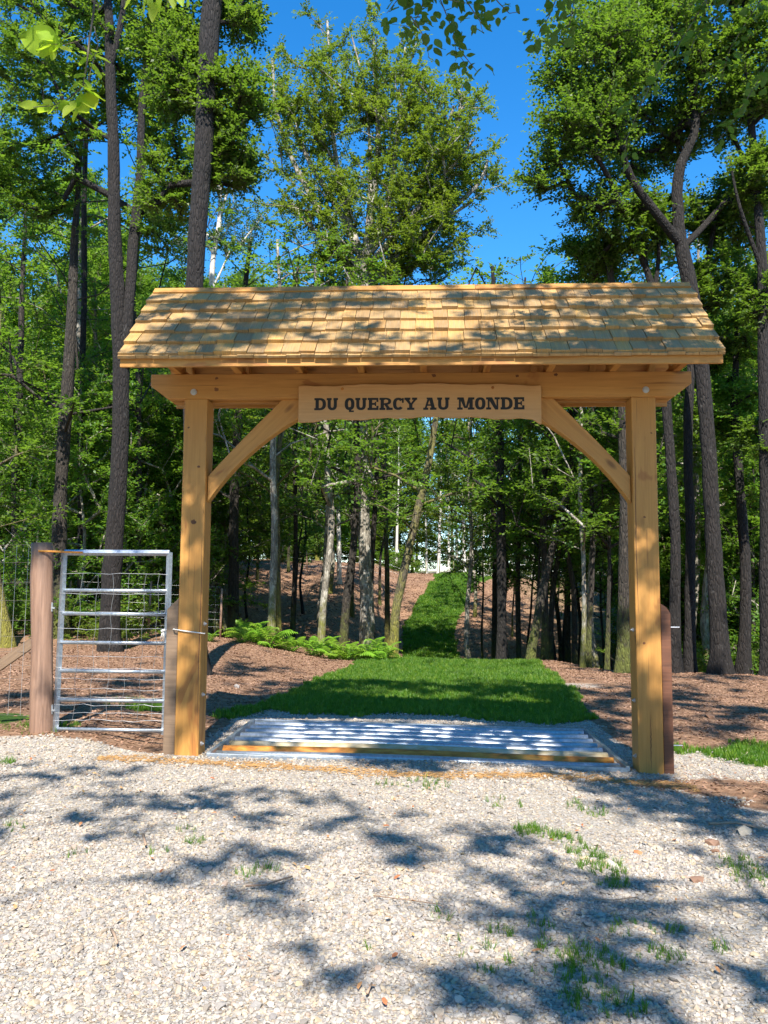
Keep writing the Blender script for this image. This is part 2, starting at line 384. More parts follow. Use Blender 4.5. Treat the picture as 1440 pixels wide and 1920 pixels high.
# ------------------------------------------------------------------ ground
def path_c(y): return np.interp(y, [3, 4, 13.5, 24, 33, 42, 50, 56, 70], [.1, .12, .8, .35, .2, 1.2, 2.3, 2.9, 4.5])
def path_w(y): return np.interp(y, [3.0, 3.6, 8, 13.5, 20, 30, 50, 56, 70], [1.9, 2.4, 2.3, 2.1, 1.3, 1.2, 1.6, 2.2, 3])
def turf_mask(x, y):
    dx = np.abs(x-path_c(y)) - path_w(y)
    r = ss(.25, -.25, dx)*ss(2.7, 3.5, y)*(1-ss(60, 68, y))
    a = np.exp(-(((x-3.75)/.8)**2+((y-1.1)/.75)**2)**1.2)*.72
    b = np.exp(-(((x-5.0)/.7)**2+((y+.7)/.35)**2)**1.5)*.9
    c = np.exp(-(((x+5.1)/.5)**2+((y-1.3)/.5)**2)**1.5)*.9
    d = np.exp(-(((x+3.6)/.45)**2+((y-2.6)/.35)**2)**1.5)*.8
    e = np.exp(-(((x+2.45)/.5)**2+((y-3.1)/.5)**2)**1.5)*.7
    return np.maximum.reduce([r, a, b, c, d, e])
def gravel_mask(x, y):
    edge = -.05 + .25*np.sin(x*1.1+.6) - .35*ss(-3.2, -5.5, x) - .0*x
    g = ss(.25, -.25, y-edge-.25)
    g = np.maximum(g, ss(2.6, 2.25, np.abs(x))*ss(3.9, 3.3, y))
    g = np.maximum(g, ss(2.3, 2.6, x)*ss(5.6, 4.6, x)*ss(1.0, .6, np.abs(y-.4-.08*x)+.0)*.62)
    dirt = np.exp(-(((x-4.2)/1.75)**2+((y+.9)/.8)**2)**1.5)
    dirt2 = np.exp(-(((x-2.75)/.8)**2+((y+.45)/.35)**2)**1.5)*.8
    g = g*(1-dirt)*(1-dirt2)
    g = np.maximum(g, np.exp(-(((x-2.7)/1.0)**2+((y-7.0)/.8)**2)**1.5)*.55)
    return g
def axis(segs):
    out = []
    for a, b, st in segs: out += list(np.arange(a, b, st))
    out.append(segs[-1][1]); return np.array(out)
gx = axis([(-250, -40, 12), (-40, -14, 1.3), (-14, -7, .4), (-7, 7, .13), (7, 14, .4), (14, 40, 1.3), (40, 250, 12)])
gy = axis([(-120, -30, 12), (-30, -8, 1.5), (-8, 5, .13), (5, 18, .22), (18, 60, .6), (60, 110, 3), (110, 400, 15)])
XX, YY = np.meshgrid(gx, gy)
ZZ = hgt(XX, YY)
pitm = (np.abs(XX+.02*YY) < 2.08) & (YY > .05) & (YY < 2.3)
ZZ = np.where(pitm, ZZ-.30, ZZ)
nx, ny = len(gx), len(gy)
V = np.stack([XX.ravel(), YY.ravel(), ZZ.ravel()], 1)
ii = (np.arange(ny-1)[:, None]*nx+np.arange(nx-1)[None, :]).ravel()
F = np.stack([ii, ii+1, ii+nx+1, ii+nx], 1)
shr = ss(5, 9, XX)*ss(14, 20, YY)*.6 + ss(58, 66, YY)*.9
g = obj('ground', mesh('ground', V, F, M['ground'], True, {'gravel': ('POINT', gravel_mask(XX, YY).ravel()), 'turf': ('POINT', turf_mask(XX, YY).ravel()), 'shrubby': ('POINT', np.clip(shr, 0, 1).ravel())}))
g['kind'] = 'structure'; g['label'] = 'gravel drive, bare earth and mown grass track through the wood'

# ------------------------------------------------------------------ scattered stuff
def scatter(name, label, pts, rot, scl, protos, **kw):
    n_ = len(pts)
    me = bpy.data.meshes.new(name); me.vertices.add(n_); me.vertices.foreach_set('co', np.asarray(pts, np.float32).ravel())
    a = me.attributes.new('rot', 'FLOAT_VECTOR', 'POINT'); a.data.foreach_set('vector', np.asarray(rot, np.float32).ravel())
    a = me.attributes.new('scl', 'FLOAT_VECTOR', 'POINT'); a.data.foreach_set('vector', np.asarray(scl, np.float32).ravel())
    a = me.attributes.new('pick', 'INT', 'POINT'); a.data.foreach_set('value', R.randint(0, len(protos), n_).astype(np.int32))
    c = bpy.data.collections.new(name+'_pieces')
    for k, p_ in enumerate(protos):
        c.objects.link(bpy.data.objects.new(f'piece.{k:03d}', p_))
    t = bpy.data.node_groups.new(name, 'GeometryNodeTree')
    t.interface.new_socket('Geometry', in_out='INPUT', socket_type='NodeSocketGeometry'); t.interface.new_socket('Geometry', in_out='OUTPUT', socket_type='NodeSocketGeometry')
    N = t.nodes; gi = N.new('NodeGroupInput'); go = N.new('NodeGroupOutput'); ip = N.new('GeometryNodeInstanceOnPoints'); ci = N.new('GeometryNodeCollectionInfo')
    ci.inputs['Collection'].default_value = c; ci.inputs['Separate Children'].default_value = True; ci.inputs['Reset Children'].default_value = True
    def na(nm, ty):
        q = N.new('GeometryNodeInputNamedAttribute'); q.data_type = ty; q.inputs['Name'].default_value = nm; return q.outputs['Attribute']
    t.links.new(gi.outputs[0], ip.inputs['Points']); t.links.new(ci.outputs[0], ip.inputs['Instance'])
    ip.inputs['Pick Instance'].default_value = True
    t.links.new(na('pick', 'INT'), ip.inputs['Instance Index']); t.links.new(na('rot', 'FLOAT_VECTOR'), ip.inputs['Rotation']); t.links.new(na('scl', 'FLOAT_VECTOR'), ip.inputs['Scale'])
    t.links.new(ip.outputs[0], go.inputs[0])
    o = obj(name, me); md = o.modifiers.new('scatter', 'NODES'); md.node_group = t
    o['kind'] = 'stuff'; o['label'] = label
    return o
def rnd_rot(n_, tilt=math.pi):
    return np.stack([R.uniform(-tilt, tilt, n_), R.uniform(-tilt, tilt, n_), R.uniform(0, 2*math.pi, n_)], 1)
def stone_mesh(k):
    import bmesh
    bm = bmesh.new(); bmesh.ops.create_icosphere(bm, subdivisions=1, radius=1.0)
    rs = np.random.RandomState(k)
    for _ in range(5):   # chop flat facets
        nrm = rs.normal(size=3); nrm /= np.linalg.norm(nrm); d = rs.uniform(.45, .75)
        for v_ in bm.verts:
            c = np.array(v_.co); e = c@nrm-d
            if e > 0: v_.co = Vector(c-nrm*e)
    for v_ in bm.verts: v_.co *= 1+rs.uniform(-.12, .12)
    me = bpy.data.meshes.new('stone'); bm.to_mesh(me); bm.free(); me.materials.append(M['stone']); return me
stones = [stone_mesh(k) for k in range(8)]
def in_view(x, y, pad=1.0):
    d = (y-CY); lat = x-CX+0.0514*d
    return (np.abs(lat) < .475*d+pad) & (d > 2.3)
def sample(n_, x0, x1, y0, y1, f):
    x = R.uniform(x0, x1, n_); y = R.uniform(y0, y1, n_)
    k = in_view(x, y) & (R.uniform(0, 1, n_) < f(x, y)); return x[k], y[k]
def gravel_patch(n_, y0, y1, x0, x1, s0, s1, name, label):
    gf = lambda x, y: ss(.35, .6, gravel_mask(x, y)+.25*(np.sin(x*7.1+y*3)*np.sin(y*8.7-x*2)))*(1-((np.abs(x) < 2.17) & (y > -.01) & (y < 2.42)))
    wear = lambda x, y: 1-.75*ss(.25, 1.3, np.sin(x*1.9+y*.6+1)+np.sin(y*2.3-x*.8)+.5*np.sin(x*5.3-y*3.1))*ss(-.2, 1.8, x+.3*np.sin(y*2))
    x, y = sample(n_, x0, x1, y0, y1, lambda x, y: gf(x, y)*wear(x, y))
    s = R.uniform(s0, s1, len(x))*np.exp(R.normal(0, .36, len(x)))
    z = hgt(x, y)+s*.25
    scl = np.stack([s*R.uniform(.8, 1.3, len(x)), s*R.uniform(.7, 1.1, len(x)), s*R.uniform(.4, .7, len(x))], 1)
    scatter(name, label, np.stack([x, y, z], 1), rnd_rot(len(x), .55), scl, stones)
gravel_patch(135000, -6.4, -2.6, -3.6, 3.8, .0065, .0115, 'gravel', 'pale crushed limestone gravel covering the foreground')
gravel_patch(125000, -2.6, 4.2, -7, 7, .0075, .0135, 'gravel', 'pale crushed gravel around the posts and cattle grid')

def blade_clump(k, nb, h, lean=.5, wd=.004):
    rs = np.random.RandomState(k); V = []; F = []
    for i in range(nb):
        a = rs.uniform(0, 6.28); r = rs.uniform(0, .035); hh = h*rs.uniform(.5, 1.15); ln = lean*rs.uniform(.1, 1)*hh; q = rs.uniform(0, 6.28)
        bx, by = r*math.cos(a), r*math.sin(a); dx, dy = math.cos(q), math.sin(q); wx, wy = -dy*wd, dx*wd; n0 = len(V)
        V += [(bx-wx, by-wy, -.005), (bx+wx, by+wy, -.005), (bx+dx*ln*.35+wx*.8, by+dy*ln*.35+wy*.8, hh*.6), (bx+dx*ln*.35-wx*.8, by+dy*ln*.35-wy*.8, hh*.6), (bx+dx*ln, by+dy*ln, hh)]
        F += [[n0, n0+1, n0+2, n0+3], [n0+3, n0+2, n0+4]]
    return mesh('blades', np.array(V), F, M['grass'])
clumps = [blade_clump(k, 14, .085) for k in range(4)]
fclumps = [blade_clump(k+10, 14, .11, .6, .008) for k in range(3)]
tclumps = [blade_clump(k+20, 9, .10, .9, .0028) for k in range(3)]
gt = lambda x, y: ss(.35, .7, turf_mask(x, y)+.3*np.sin(x*5+y*2)*np.sin(y*4.2-x*2.3))
x, y = sample(90000, -4, 6, .2, 14.6, gt); n_ = len(x)
s = R.uniform(.6, 1.25, n_); scatter('grass', 'lush green grass on the mound behind the gateway', np.stack([x, y, hgt(x, y)], 1), rnd_rot(n_, .2), np.stack([s, s, s*R.uniform(.5, 1.1, n_)], 1), clumps)
x, y = sample(52000, -4, 9, 14.6, 64, gt); n_ = len(x)
s = R.uniform(.9, 1.6, n_); scatter('grass', 'long mown grass track climbing the slope between the trees', np.stack([x, y, hgt(x, y)], 1), rnd_rot(n_, .2), np.stack([s*1.3, s*1.3, s*.8], 1), fclumps)
# weeds in the gravel: little tufts
tp = []
for px, py, rr_, c in [(1010,1550,.14,60),(1060,1560,.10,50),(1100,1590,.12,70),(1130,1620,.12,80),(1150,1650,.08,40),(985,1545,.08,30),(365,1580,.05,14),(480,1640,.10,22),(1010,1730,.09,14),(1050,1780,.1,28),(1110,1800,.13,60),(1090,1830,.1,26),(1140,1880,.12,40),(1090,1890,.1,28),(1230,1790,.08,12),(1250,1740,.09,16),(940,1750,.05,10),(910,1830,.04,10),(1350,1780,.05,10),(1400,1620,.14,40),(1430,1640,.14,40),(1380,1600,.10,20),(790,1470,.2,40),(720,1470,.1,10),(950,1500,.14,18),(1085,1500,.1,20),(1110,1510,.1,16),(820,1720,.06,8),(350,1560,.06,8),(610,1380,.05,8),(880,1780,.1,8),(300,1600,.06,5),(130,1610,.12,5),(710,1790,.05,6),(1180,1740,.1,14),(1290,1800,.1,10),(1000,1820,.1,10),(80,1395,.25,40),(20,1390,.3,80),(10,1560,.1,14),(70,1385,.12,60),(125,1385,.12,60),(5,1440,.1,40),(540,1200,2,50),(230,1340,.3,80)]:
    c0 = PZ(px, py); a = R.uniform(0, 6.28, c); q = rr_*1.3*np.sqrt(R.uniform(0, 1, c)); tp.append(np.stack([c0[0]+q*np.cos(a), c0[1]+q*np.sin(a)], 1))
tp = np.concatenate(tp); tp = tp[R.uniform(0, 1, len(tp)) < .75]; n_ = len(tp); s = R.uniform(.25, .75, n_)
scatter('weeds', 'thin weeds and grass tufts coming up through gravel', np.column_stack([tp, hgt(tp[:, 0], tp[:, 1])]), rnd_rot(n_, .35), np.stack([s, s, s], 1), tclumps)

def litter_mesh(k, L_=.045, W_=.024):
    rs = np.random.RandomState(k+40); c = rs.uniform(.2, .6)
    V = [(-L_, 0, 0), (-L_*.3, W_, c*W_), (L_*.5, W_*.8, c*W_), (L_, 0, c*L_*.5), (L_*.5, -W_*.8, c*W_*.8), (-L_*.3, -W_, c*W_), (0, 0, 0)]
    return mesh('dead_leaf', np.array(V), [[0, 1, 6], [1, 2, 6], [2, 3, 6], [3, 4, 6], [4, 5, 6], [5, 0, 6]], M['litter'])
lit = [litter_mesh(k) for k in range(4)]
chip = [MB().tube([(-.03, 0, 0), (.0, .002, .003), (.032, 0, 0)], [.0025, .004, .002], 4).me('catkin', M['catkin'])]
sf = lambda x, y: (1-gravel_mask(x, y))**2*(1-turf_mask(x, y))**2
x, y = sample(120000, -9, 10, -3, 15, sf); n_ = len(x); s = R.uniform(.2, .62, n_)
scatter('leaf_litter', 'brown dead leaves strewn over the earth by the gateway', np.stack([x, y, hgt(x, y)+.006], 1), rnd_rot(n_, .5), np.stack([s, s, s], 1), lit)
x, y = sample(90000, -24, 24, 15, 62, sf); n_ = len(x); s = R.uniform(.6, 1.5, n_)
scatter('leaf_litter', 'brown dead leaves strewn over the far wooded slope', np.stack([x, y, hgt(x, y)+.01], 1), rnd_rot(n_, .5), np.stack([s, s, s], 1), lit)
# tan debris line across the drive
t = R.uniform(0, 1, 2600); cx_ = np.interp(t, [0, 1], [-3.1, 2.6]); cy_ = -.42-.18*t+.12*np.sin(t*9)+R.normal(0, .05+.05*np.abs(np.sin(t*17)), 2600)
s = R.uniform(.4, 1.1, 2600)
scatter('leaf_debris', 'line of tan catkins and leaf bits washed across the gravel', np.stack([cx_, cy_, hgt(cx_, cy_)+.014], 1), rnd_rot(2600, .3), np.stack([s, s, s], 1), chip)
lf = [mesh('dead_leaf', np.array([(-.03,0,0),(-.01,.015,.006),(.02,.012,.008),(.035,0,.002),(.02,-.012,.007),(-.01,-.015,.005)]), [[0,1,5],[1,2,4,5],[2,3,4]], M['dryleaf'])]
x, y = sample(700, -5, 5, -6, -.2, lambda x, y: gravel_mask(x, y)*.5); n_ = len(x); s = R.uniform(.3, .8, n_)
scatter('fallen_leaves', 'scattered rusty brown leaves on the gravel', np.stack([x, y, hgt(x, y)+.022], 1), rnd_rot(n_, .4), np.stack([s, s, s], 1), lf)

# ------------------------------------------------------------------ gateway
GZ = -.082
def along(name, p0, p1, w_, h_, mt, parent, bevel=.004, roll=0):
    """timber from p0 to p1, grain along local X"""
    p0, p1 = Vector(p0), Vector(p1); L_ = (p1-p0).length
    me = MB().box((0, -w_/2, -h_/2), (L_, w_/2, h_/2)).me(name, mt, bevel=bevel)
    o = obj(name, me, parent); q = (p1-p0).to_track_quat('X', 'Z'); o.rotation_mode = 'QUATERNION'; o.rotation_quaternion = q; o.location = p0
    return o
gate = thing('timber_gateway', 'tall new timber gateway with shingled roof spanning the gravel drive', 'gateway')
ZB, ZT = 3.73, 3.995
for sx, zb in ((-1, -.02), (1, GZ-.01)):
    x0 = sx*(2.2225+.1243)
    # post: local X is vertical
    me = MB().box((0, -.133, -.1243), (ZB-zb-.001, .133, .1243)).me('post', M['timber'], bevel=.006)
    o = obj('post', me, gate); o.matrix_local = Matrix(((0, 0, sx*1.0 if False else 1, x0), (0, 1, 0, .133), (1, 0, 0, zb), (0, 0, 0, 1))) if False else Matrix.Translation((x0, .133, zb)) @ Euler((0, -math.pi/2, 0)).to_matrix().to_4x4()
    # tongue of the post between the two beams
    along('tenon', (x0, .14, ZB), (x0, .14, ZT-.02), .24, .11, M['timber'], gate)
def beam(y0, y1, zb=ZB, L_=2.84, name='beam'):
    poly = [(-L_, ZT), (-L_, ZT-.125), (-L_+.185, zb), (L_-.185, zb), (L_, ZT-.125), (L_, ZT)]
    return obj(name, MB().prism(poly, y0, y1).me(name, M['timber'], bevel=.005), gate)
beam(-.014, .088); beam(.192, .292)
obj('filler_plate', MB().box((-2.2, .089, ZB+.03), (2.2, .191, ZB+.12)).me('filler_plate', M['timber']), gate)
def bez(a, b, c, n=12):
    t = np.linspace(0, 1, n)[:, None]; a, b, c = map(np.array, (a, b, c)); return (1-t)**2*a+2*t*(1-t)*b+t*t*c
for sx in (-1, 1):
    lo = bez((2.215, 2.63), (1.74, 3.36), (.84, 3.735)); up = bez((1.43, 3.735), (1.87, 3.30), (2.215, 2.91))
    poly = np.concatenate([lo, up])
    # local frame: X along the brace so the grain follows it
    ang = math.atan2(1.1, -1.1); c, s = math.cos(ang), math.sin(ang); o0 = np.array([2.2, 2.8])
    pl = [((p_-o0)@[c, s], (p_-o0)@[-s, c]) for p_ in poly]
    me = MB().prism(pl, -.065, .065).me('brace', M['timber'], bevel=.004)
    o = obj('brace', me, gate)
    mw = Matrix(((sx*c, 0, -sx*s, sx*2.2), (0, 1, 0, .13), (s, 0, c, 2.8), (0, 0, 0, 1))); o.matrix_local = mw
# roof frame
EY, EZ, RY, RZ = -.79, 3.955, .127, 4.93
SL = math.atan2(RZ-EZ, RY-EY); SLEN = math.hypot(RZ-EZ, RY-EY)
ux, uz = math.cos(SL), math.sin(SL); nxn, nzn = -math.sin(SL), math.cos(SL)
for k in range(9):
    x0 = -2.62+k*5.24/8
    a = .055
    along('rafter', (x0, EY+.03+a*math.sin(SL), EZ-a*math.cos(SL)), (x0, RY-.01, RZ-.09), .07, .08, M['timber'], gate)
    along('rafter', (x0, 2*RY-EY-.03-a*math.sin(SL), EZ-a*math.cos(SL)), (x0, RY+.01, RZ-.09), .07, .08, M['timber'], gate)
    along('tie_beam', (x0+.072, EY+.12, ZT+.042), (x0+.072, 2*RY-EY-.12, ZT+.042), .07, .08, M['timber'], gate)
    along('king_strut', (x0+.072, RY, ZT+.08), (x0+.072, RY, RZ-.07), .07, .07, M['timber'], gate)
fasc = obj('fascia', MB().box((-2.88, EY-.02, EZ-.095), (2.885, EY+.012, EZ-.008)).me('fascia', M['timber'], bevel=.003), gate)
obj('fascia', MB().box((-2.88, 2*RY-EY-.012, EZ-.095), (2.885, 2*RY-EY+.02, EZ-.008)).me('fascia', M['timber'], bevel=.003), gate)
mb = MB()
for sgn in (1, -1):
    yy = lambda y_: y_ if sgn > 0 else 2*RY-y_
    poly = [(yy(EY-.005), EZ-.006), (yy(EY-.005)+0, EZ+.012), (yy(RY), RZ+.012), (yy(RY), RZ-.012)]
    mb.prism(poly, -2.875, 2.88, axis=0)
roof = obj('roof', mb.me('roof', M['timber']), gate, label='pale wooden shingle roof with dappled sunlight')
# shingle prototype: width 1 (scaled), local Y up the slope, butt at y=0
TH = .036
sv = [(-.5, 0, 0), (.5, 0, 0), (.5, .42, 0), (-.5, .42, 0), (-.5, .004, TH), (.5, .0, TH), (.5, .42, .004), (-.5, .42, .004)]
sh_me = mesh('shingle', np.array(sv), [[3, 2, 1, 0], [4, 5, 6, 7], [0, 1, 5, 4], [1, 2, 6, 5], [2, 3, 7, 6], [3, 0, 4, 7]], M['shingle'])
NC = 6; expo = (SLEN-.045)/NC
def course(s0, seed, fl=1, out=None, thick=1.0):
    rs = np.random.RandomState(seed); xs = [-2.89]
    while xs[-1] < 2.89-.2: xs.append(xs[-1]+rs.choice([.135, .155, .165, .17, .175, .15]) + rs.uniform(-.01, .01))
    xs.append(2.893)
    for a, b in zip(xs[:-1], xs[1:]):
        c = (a+b)/2; s_ = s0+rs.uniform(-.006, .004); lift = .004+rs.uniform(0, .004)
        y0 = EY-.035+ux*s_+nxn*(.012+lift); z0 = EZ-.012+uz*s_+nzn*(.012+lift)
        length = min(.42, SLEN-s_+.03)/.42
        out.append((c, y0, z0, b-a-.005, length, rs.uniform(.8, 1.35)*thick, rs.uniform(-.012, .012)))
rows = []
course(0.0, 90, out=rows, thick=.8)
course(0.0, 1, out=rows)
n_start = None
first = [r_ for r_ in rows]
rows = []
course(-.012, 90, out=rows, thick=.7)
starter = rows; rows = []
for i in range(NC): course(.004+i*expo, i+1, out=rows)
mb = MB()
def shingle_pts(r_, mirror=False):
    c, y0, z0, wd, ln, th, yaw = r_
    a = SL-math.radians(3.4)
    out = []
    for v_ in sv:
        X, Y, Z = v_[0]*wd, v_[1]*ln, v_[2]*th
        yy, zz = y0+Y*math.cos(a)-Z*math.sin(a), z0+Y*math.sin(a)+Z*math.cos(a)
        out.append((c+X, (2*RY-yy) if mirror else yy, zz))
    return out
SF = [[3, 2, 1, 0], [4, 5, 6, 7], [0, 1, 5, 4], [1, 2, 6, 5], [2, 3, 7, 6], [3, 0, 4, 7]]
for r_ in starter:
    r_ = (r_[0], r_[1], r_[2]-.0155, r_[3], r_[4]*.5, r_[5], 0); mb.add(shingle_pts(r_), SF)
obj('starter_shingles', mb.me('starter_shingles', M['shingle']), gate, kind='stuff')
for r_ in rows:
    c, y0, z0, wd, ln, th, yaw = r_
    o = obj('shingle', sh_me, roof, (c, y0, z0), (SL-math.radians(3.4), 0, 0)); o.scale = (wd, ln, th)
mb = MB()
for r_ in rows: mb.add(shingle_pts(r_, True), [f[::-1] for f in SF])
obj('rear_shingles', mb.me('rear_shingles', M['shingle']), roof, kind='stuff')
# ridge boards, three lengths each side
for a, b in ((-2.875, -1.0), (-.996, .62), (.624, 2.885)):
    for sgn in (1, -1):
        s1 = SLEN+.035
        q = lambda s_, h_: (RY+sgn*(EY+ux*s_+nxn*h_-RY), EZ+uz*s_+nzn*h_)
        obj('ridge_board', MB().prism([q(s1-.085, .030), q(s1-.085, .048), q(s1+.012, .048), q(s1+.012, .030)], a, b, axis=0).me('ridge_board', M['timber']), gate)
for x_, y_, z_, r_ in ((-2.13, -.0145, 3.95, .018), (-2.13, -.0145, 3.83, .024), (.18, -.0145, 3.965, .024), (1.05, -.0145, 3.955, .018), (1.45, -.0145, 3.965, .02), (-2.34, -.0005, 2.42, .030), (-2.30, -.0005, 3.0, .016), (-2.42, -.0005, 3.42, .014), (2.33, -.0005, 2.48, .014), (2.42, -.0005, 3.35, .012), (2.30, -.0005, 1.2, .016)):
    A_ = np.linspace(0, 2*math.pi, 11)[:-1]; rr_ = r_*(1+R.uniform(-.3, .3, 10))
    v_ = [(x_+a*math.cos(t), y_, z_+.8*a*math.sin(t)) for a, t in zip(rr_, A_)]+[(p[0], y_+.004, p[2]) for p in [(x_+a*math.cos(t), 0, z_+.8*a*math.sin(t)) for a, t in zip(rr_, A_)]]
    obj('knot', mesh('knot', np.array(v_), [list(range(10))]+[[i, i+10, (i+1) % 10+10, (i+1) % 10] for i in range(10)], M['knot']), gate)
for x_, z0_, z1_ in ((-2.24, .1, 2.3), (2.245, 1.5, 3.2), (2.345, -.05, .45)):   # long drying cracks
    zz_ = np.linspace(z0_, z1_, 24); xx_ = x_+.004*np.sin(zz_*5)+R.normal(0, .0012, 24); w_ = .0035*np.sin(np.linspace(.1, 3.04, 24))+.0008
    V_ = np.concatenate([np.stack([xx_-w_, np.full(24, -.0006), zz_], 1), np.stack([xx_+w_, np.full(24, -.0006), zz_], 1)])
    obj('drying_crack', mesh('drying_crack', V_, [[i, i+24, i+25, i+1] for i in range(23)], M['knot']), gate)
# side posts the timber posts are bolted to
obj('side_post', MB().prism([(2.477, -.09), (2.575, -.09), (2.575, 1.50), (2.54, 1.56), (2.477, 1.60)], .02, .2).me('side_post', M['old'], bevel=.004), gate, label='old dark red-brown half post')
obj('side_post', MB().prism([(-2.478, -.02), (-2.60, -.02), (-2.60, 1.50), (-2.478, 1.62)], .03, .2).me('side_post', M['oldgrey'], bevel=.004), gate, label='old grey-brown half post')
def bolt(c, ax, L_, r=.018, nm='bolt'):
    mb = MB(); c = np.array(c, float); ax = np.array(ax, float)
    mb.tube([c, c+ax*L_], [r*.55, r*.55], 8); mb.tube([c, c+ax*.008], [r*1.35, r*1.35], 12); mb.tube([c+ax*.008, c+ax*.02], [r, r], 6)
    return obj(nm, mb.me(nm, M['bolt']), gate)
bolt((-2.37, -.014, 3.80), (0, -1, 0), .022, .026); bolt((2.37, -.014, 3.80), (0, -1, 0), .022, .026)
for z in (1.35, .62, .12): bolt((-2.2225, .10, z), (1, 0, 0), .03)
for z in (1.33, .62, .07): bolt((2.2225, .10, z), (-1, 0, 0), .03)
for z in (1.36, .18): bolt((2.575, .10, z), (1, 0, 0), .11, .010)
obj('footing', MB().box((2.16, -.1, GZ-.25), (2.68, .4, GZ-.002)).me('footing', M['conc'], bevel=.02), gate)

# ------------------------------------------------------------------ sign
sign = thing('sign_board', 'live-edged wooden plank sign lettered DU QUERCY AU MONDE on the beam', 'sign', (0, 0, 0))
xs = np.linspace(-1.24, 1.29, 60)
topz = 3.843+.022*np.sin((xs+1.24)/2.53*math.pi)+.006*np.sin(xs*9)+.003*np.sin(xs*31)
botz = 3.50+.012*np.sin(xs*3.1+1)+.007*np.sin(xs*13)+.003*np.sin(xs*37)-.035*ss(-.9, -1.24, xs)-.05*ss(1.18, 1.29, xs)
poly = list(zip(xs, botz))+list(zip(xs[::-1], topz[::-1]))
obj('plank', MB().prism(poly, -.062, -.032).me('plank', M['sign'], bevel=.003), sign)
for x_, z_ in ((-.78, 3.815), (.79, 3.82)):
    obj('screw', MB().tube([(x_, -.063, z_), (x_, -.068, z_)], [.016, .012], 10).me('screw', M['rust']), sign)
# slab serif letters from strokes, unit = zoomed pixel of the lettering (cap height 62)
U_ = .00209; Z0 = 3.588; CAP = 62.0
ST, SB, TN = 17.0, 11.0, 8.0   # stem, slab thickness
def rect(x0, y0, x1, y1): return ('q', [(x0, y0), (x1, y0), (x1, y1), (x0, y1)])
def para(xb0, xb1, yb, xt0, xt1, yt): return ('q', [(xb0, yb), (xb1, yb), (xt1, yt), (xt0, yt)])
def ring(cx, cy, ro, so_, ri, si, a0=0, a1=360, n=28, e=2.4):
    out = []
    A = np.radians(np.linspace(a0, a1, n))
    f = lambda a, r, s: (cx+r*np.sign(math.cos(a))*abs(math.cos(a))**(2/e), cy+s*np.sign(math.sin(a))*abs(math.sin(a))**(2/e))
    for a, b in zip(A[:-1], A[1:]): out.append(('q', [f(a, ri, si), f(a, ro, so_), f(b, ro, so_), f(b, ri, si)]))
    return out
def L_D(w): return [rect(6, SB, 6+ST, CAP-SB), rect(0, 0, 26, SB), rect(0, CAP-SB, 26, CAP)]+ring(26, 31, w-26, 31, w-26-ST, 31-SB, -90, 90)
def L_U(w):
    s = ST-1
    return [rect(5, 26, 5+s, CAP-SB), rect(w-5-s, 26, w-5, CAP-SB), rect(0, CAP-SB, 25, CAP), rect(w-23, CAP-SB, w, CAP)]+ring(w/2, 26, w/2-5, 26, w/2-5-s, 26-SB-1, 180, 360)
def L_O(w): return ring(w/2, 31, w/2, 31, w/2-ST, 31-SB-1)
def L_Q(w): return L_O(w)+[('q', [(w/2-6, 14), (w/2+4, 16), (w/2+12, -10), (w/2-2, -10)]), rect(w/2+2, -10, w/2+22, -2)]
def L_E(w): return [rect(6, SB, 6+ST, CAP-SB), rect(0, 0, w, SB), rect(0, CAP-SB, w-1, CAP), rect(6+ST, 26, w-16, 36), rect(w-11, SB, w, 21), rect(w-11, CAP-21, w-1, CAP-SB), rect(w-19, 20, w-12, 42)]
def L_R(w): return [rect(6, SB, 6+ST, CAP-SB), rect(0, 0, 30, SB), rect(0, CAP-SB, 28, CAP)]+ring(28, 44, w-36, 18, w-36-ST+2, 18-SB+2, -90, 90)+[rect(22, 26, 30, 34), para(w-32, w-14, SB, 24, 40, 28), rect(w-32, 0, w, SB)]
def L_C(w): return ring(w/2, 31, w/2, 31, w/2-ST, 31-SB-1, 38, 322)+[rect(w-9, CAP-26, w, CAP-2)]
def L_Y(w): return [rect(w/2-ST/2, SB, w/2+ST/2, 30), rect(w/2-18, 0, w/2+18, SB), para(w/2-ST/2, w/2+4, 28, 5, 24, CAP-SB), para(w/2-4, w/2+ST/2, 28, w-18, w-5, CAP-SB), rect(0, CAP-SB, 30, CAP), rect(w-26, CAP-SB, w, CAP)]
def L_A(w): return [para(8, 18, SB, w/2-10, w/2+2, CAP), para(w-26, w-8, SB, w/2-6, w/2+12, CAP), rect(0, 0, 25, SB), rect(w-32, 0, w, SB), rect(18, 20, w-22, 28), rect(w/2-16, CAP-8, w/2-6, CAP)]
def L_M(w): return [rect(8, SB, 18, CAP-SB), rect(w-8-ST, SB, w-8, CAP-SB), rect(0, 0, 27, SB), rect(w-32, 0, w, SB), rect(0, CAP-SB, 22, CAP), rect(w-24, CAP-SB, w, CAP), para(w/2-8, w/2+2, 8, 10, 32, CAP), para(w/2-2, w/2+8, 8, w-30, w-16, CAP)]
def L_N(w): return [rect(8, SB, 17, CAP-SB), rect(w-17, 0, w-8, CAP-SB), rect(0, 0, 25, SB), rect(0, CAP-SB, 20, CAP), rect(w-26, CAP-SB, w, CAP), para(w-24, w-8, 0, 6, 30, CAP)]
LET = [('D', 187, 59, L_D), ('U', 249, 57, L_U), ('Q', 340, 49, L_Q), ('U', 393, 58, L_U), ('E', 455, 55, L_E), ('R', 514, 67, L_R), ('C', 582, 54, L_C), ('Y', 639, 64, L_Y),
       ('A', 733, 66, L_A), ('U', 802, 62, L_U), ('M', 902, 85, L_M), ('O', 990, 52, L_O), ('N', 1045, 68, L_N), ('D', 1116, 60, L_D), ('E', 1180, 54, L_E)]
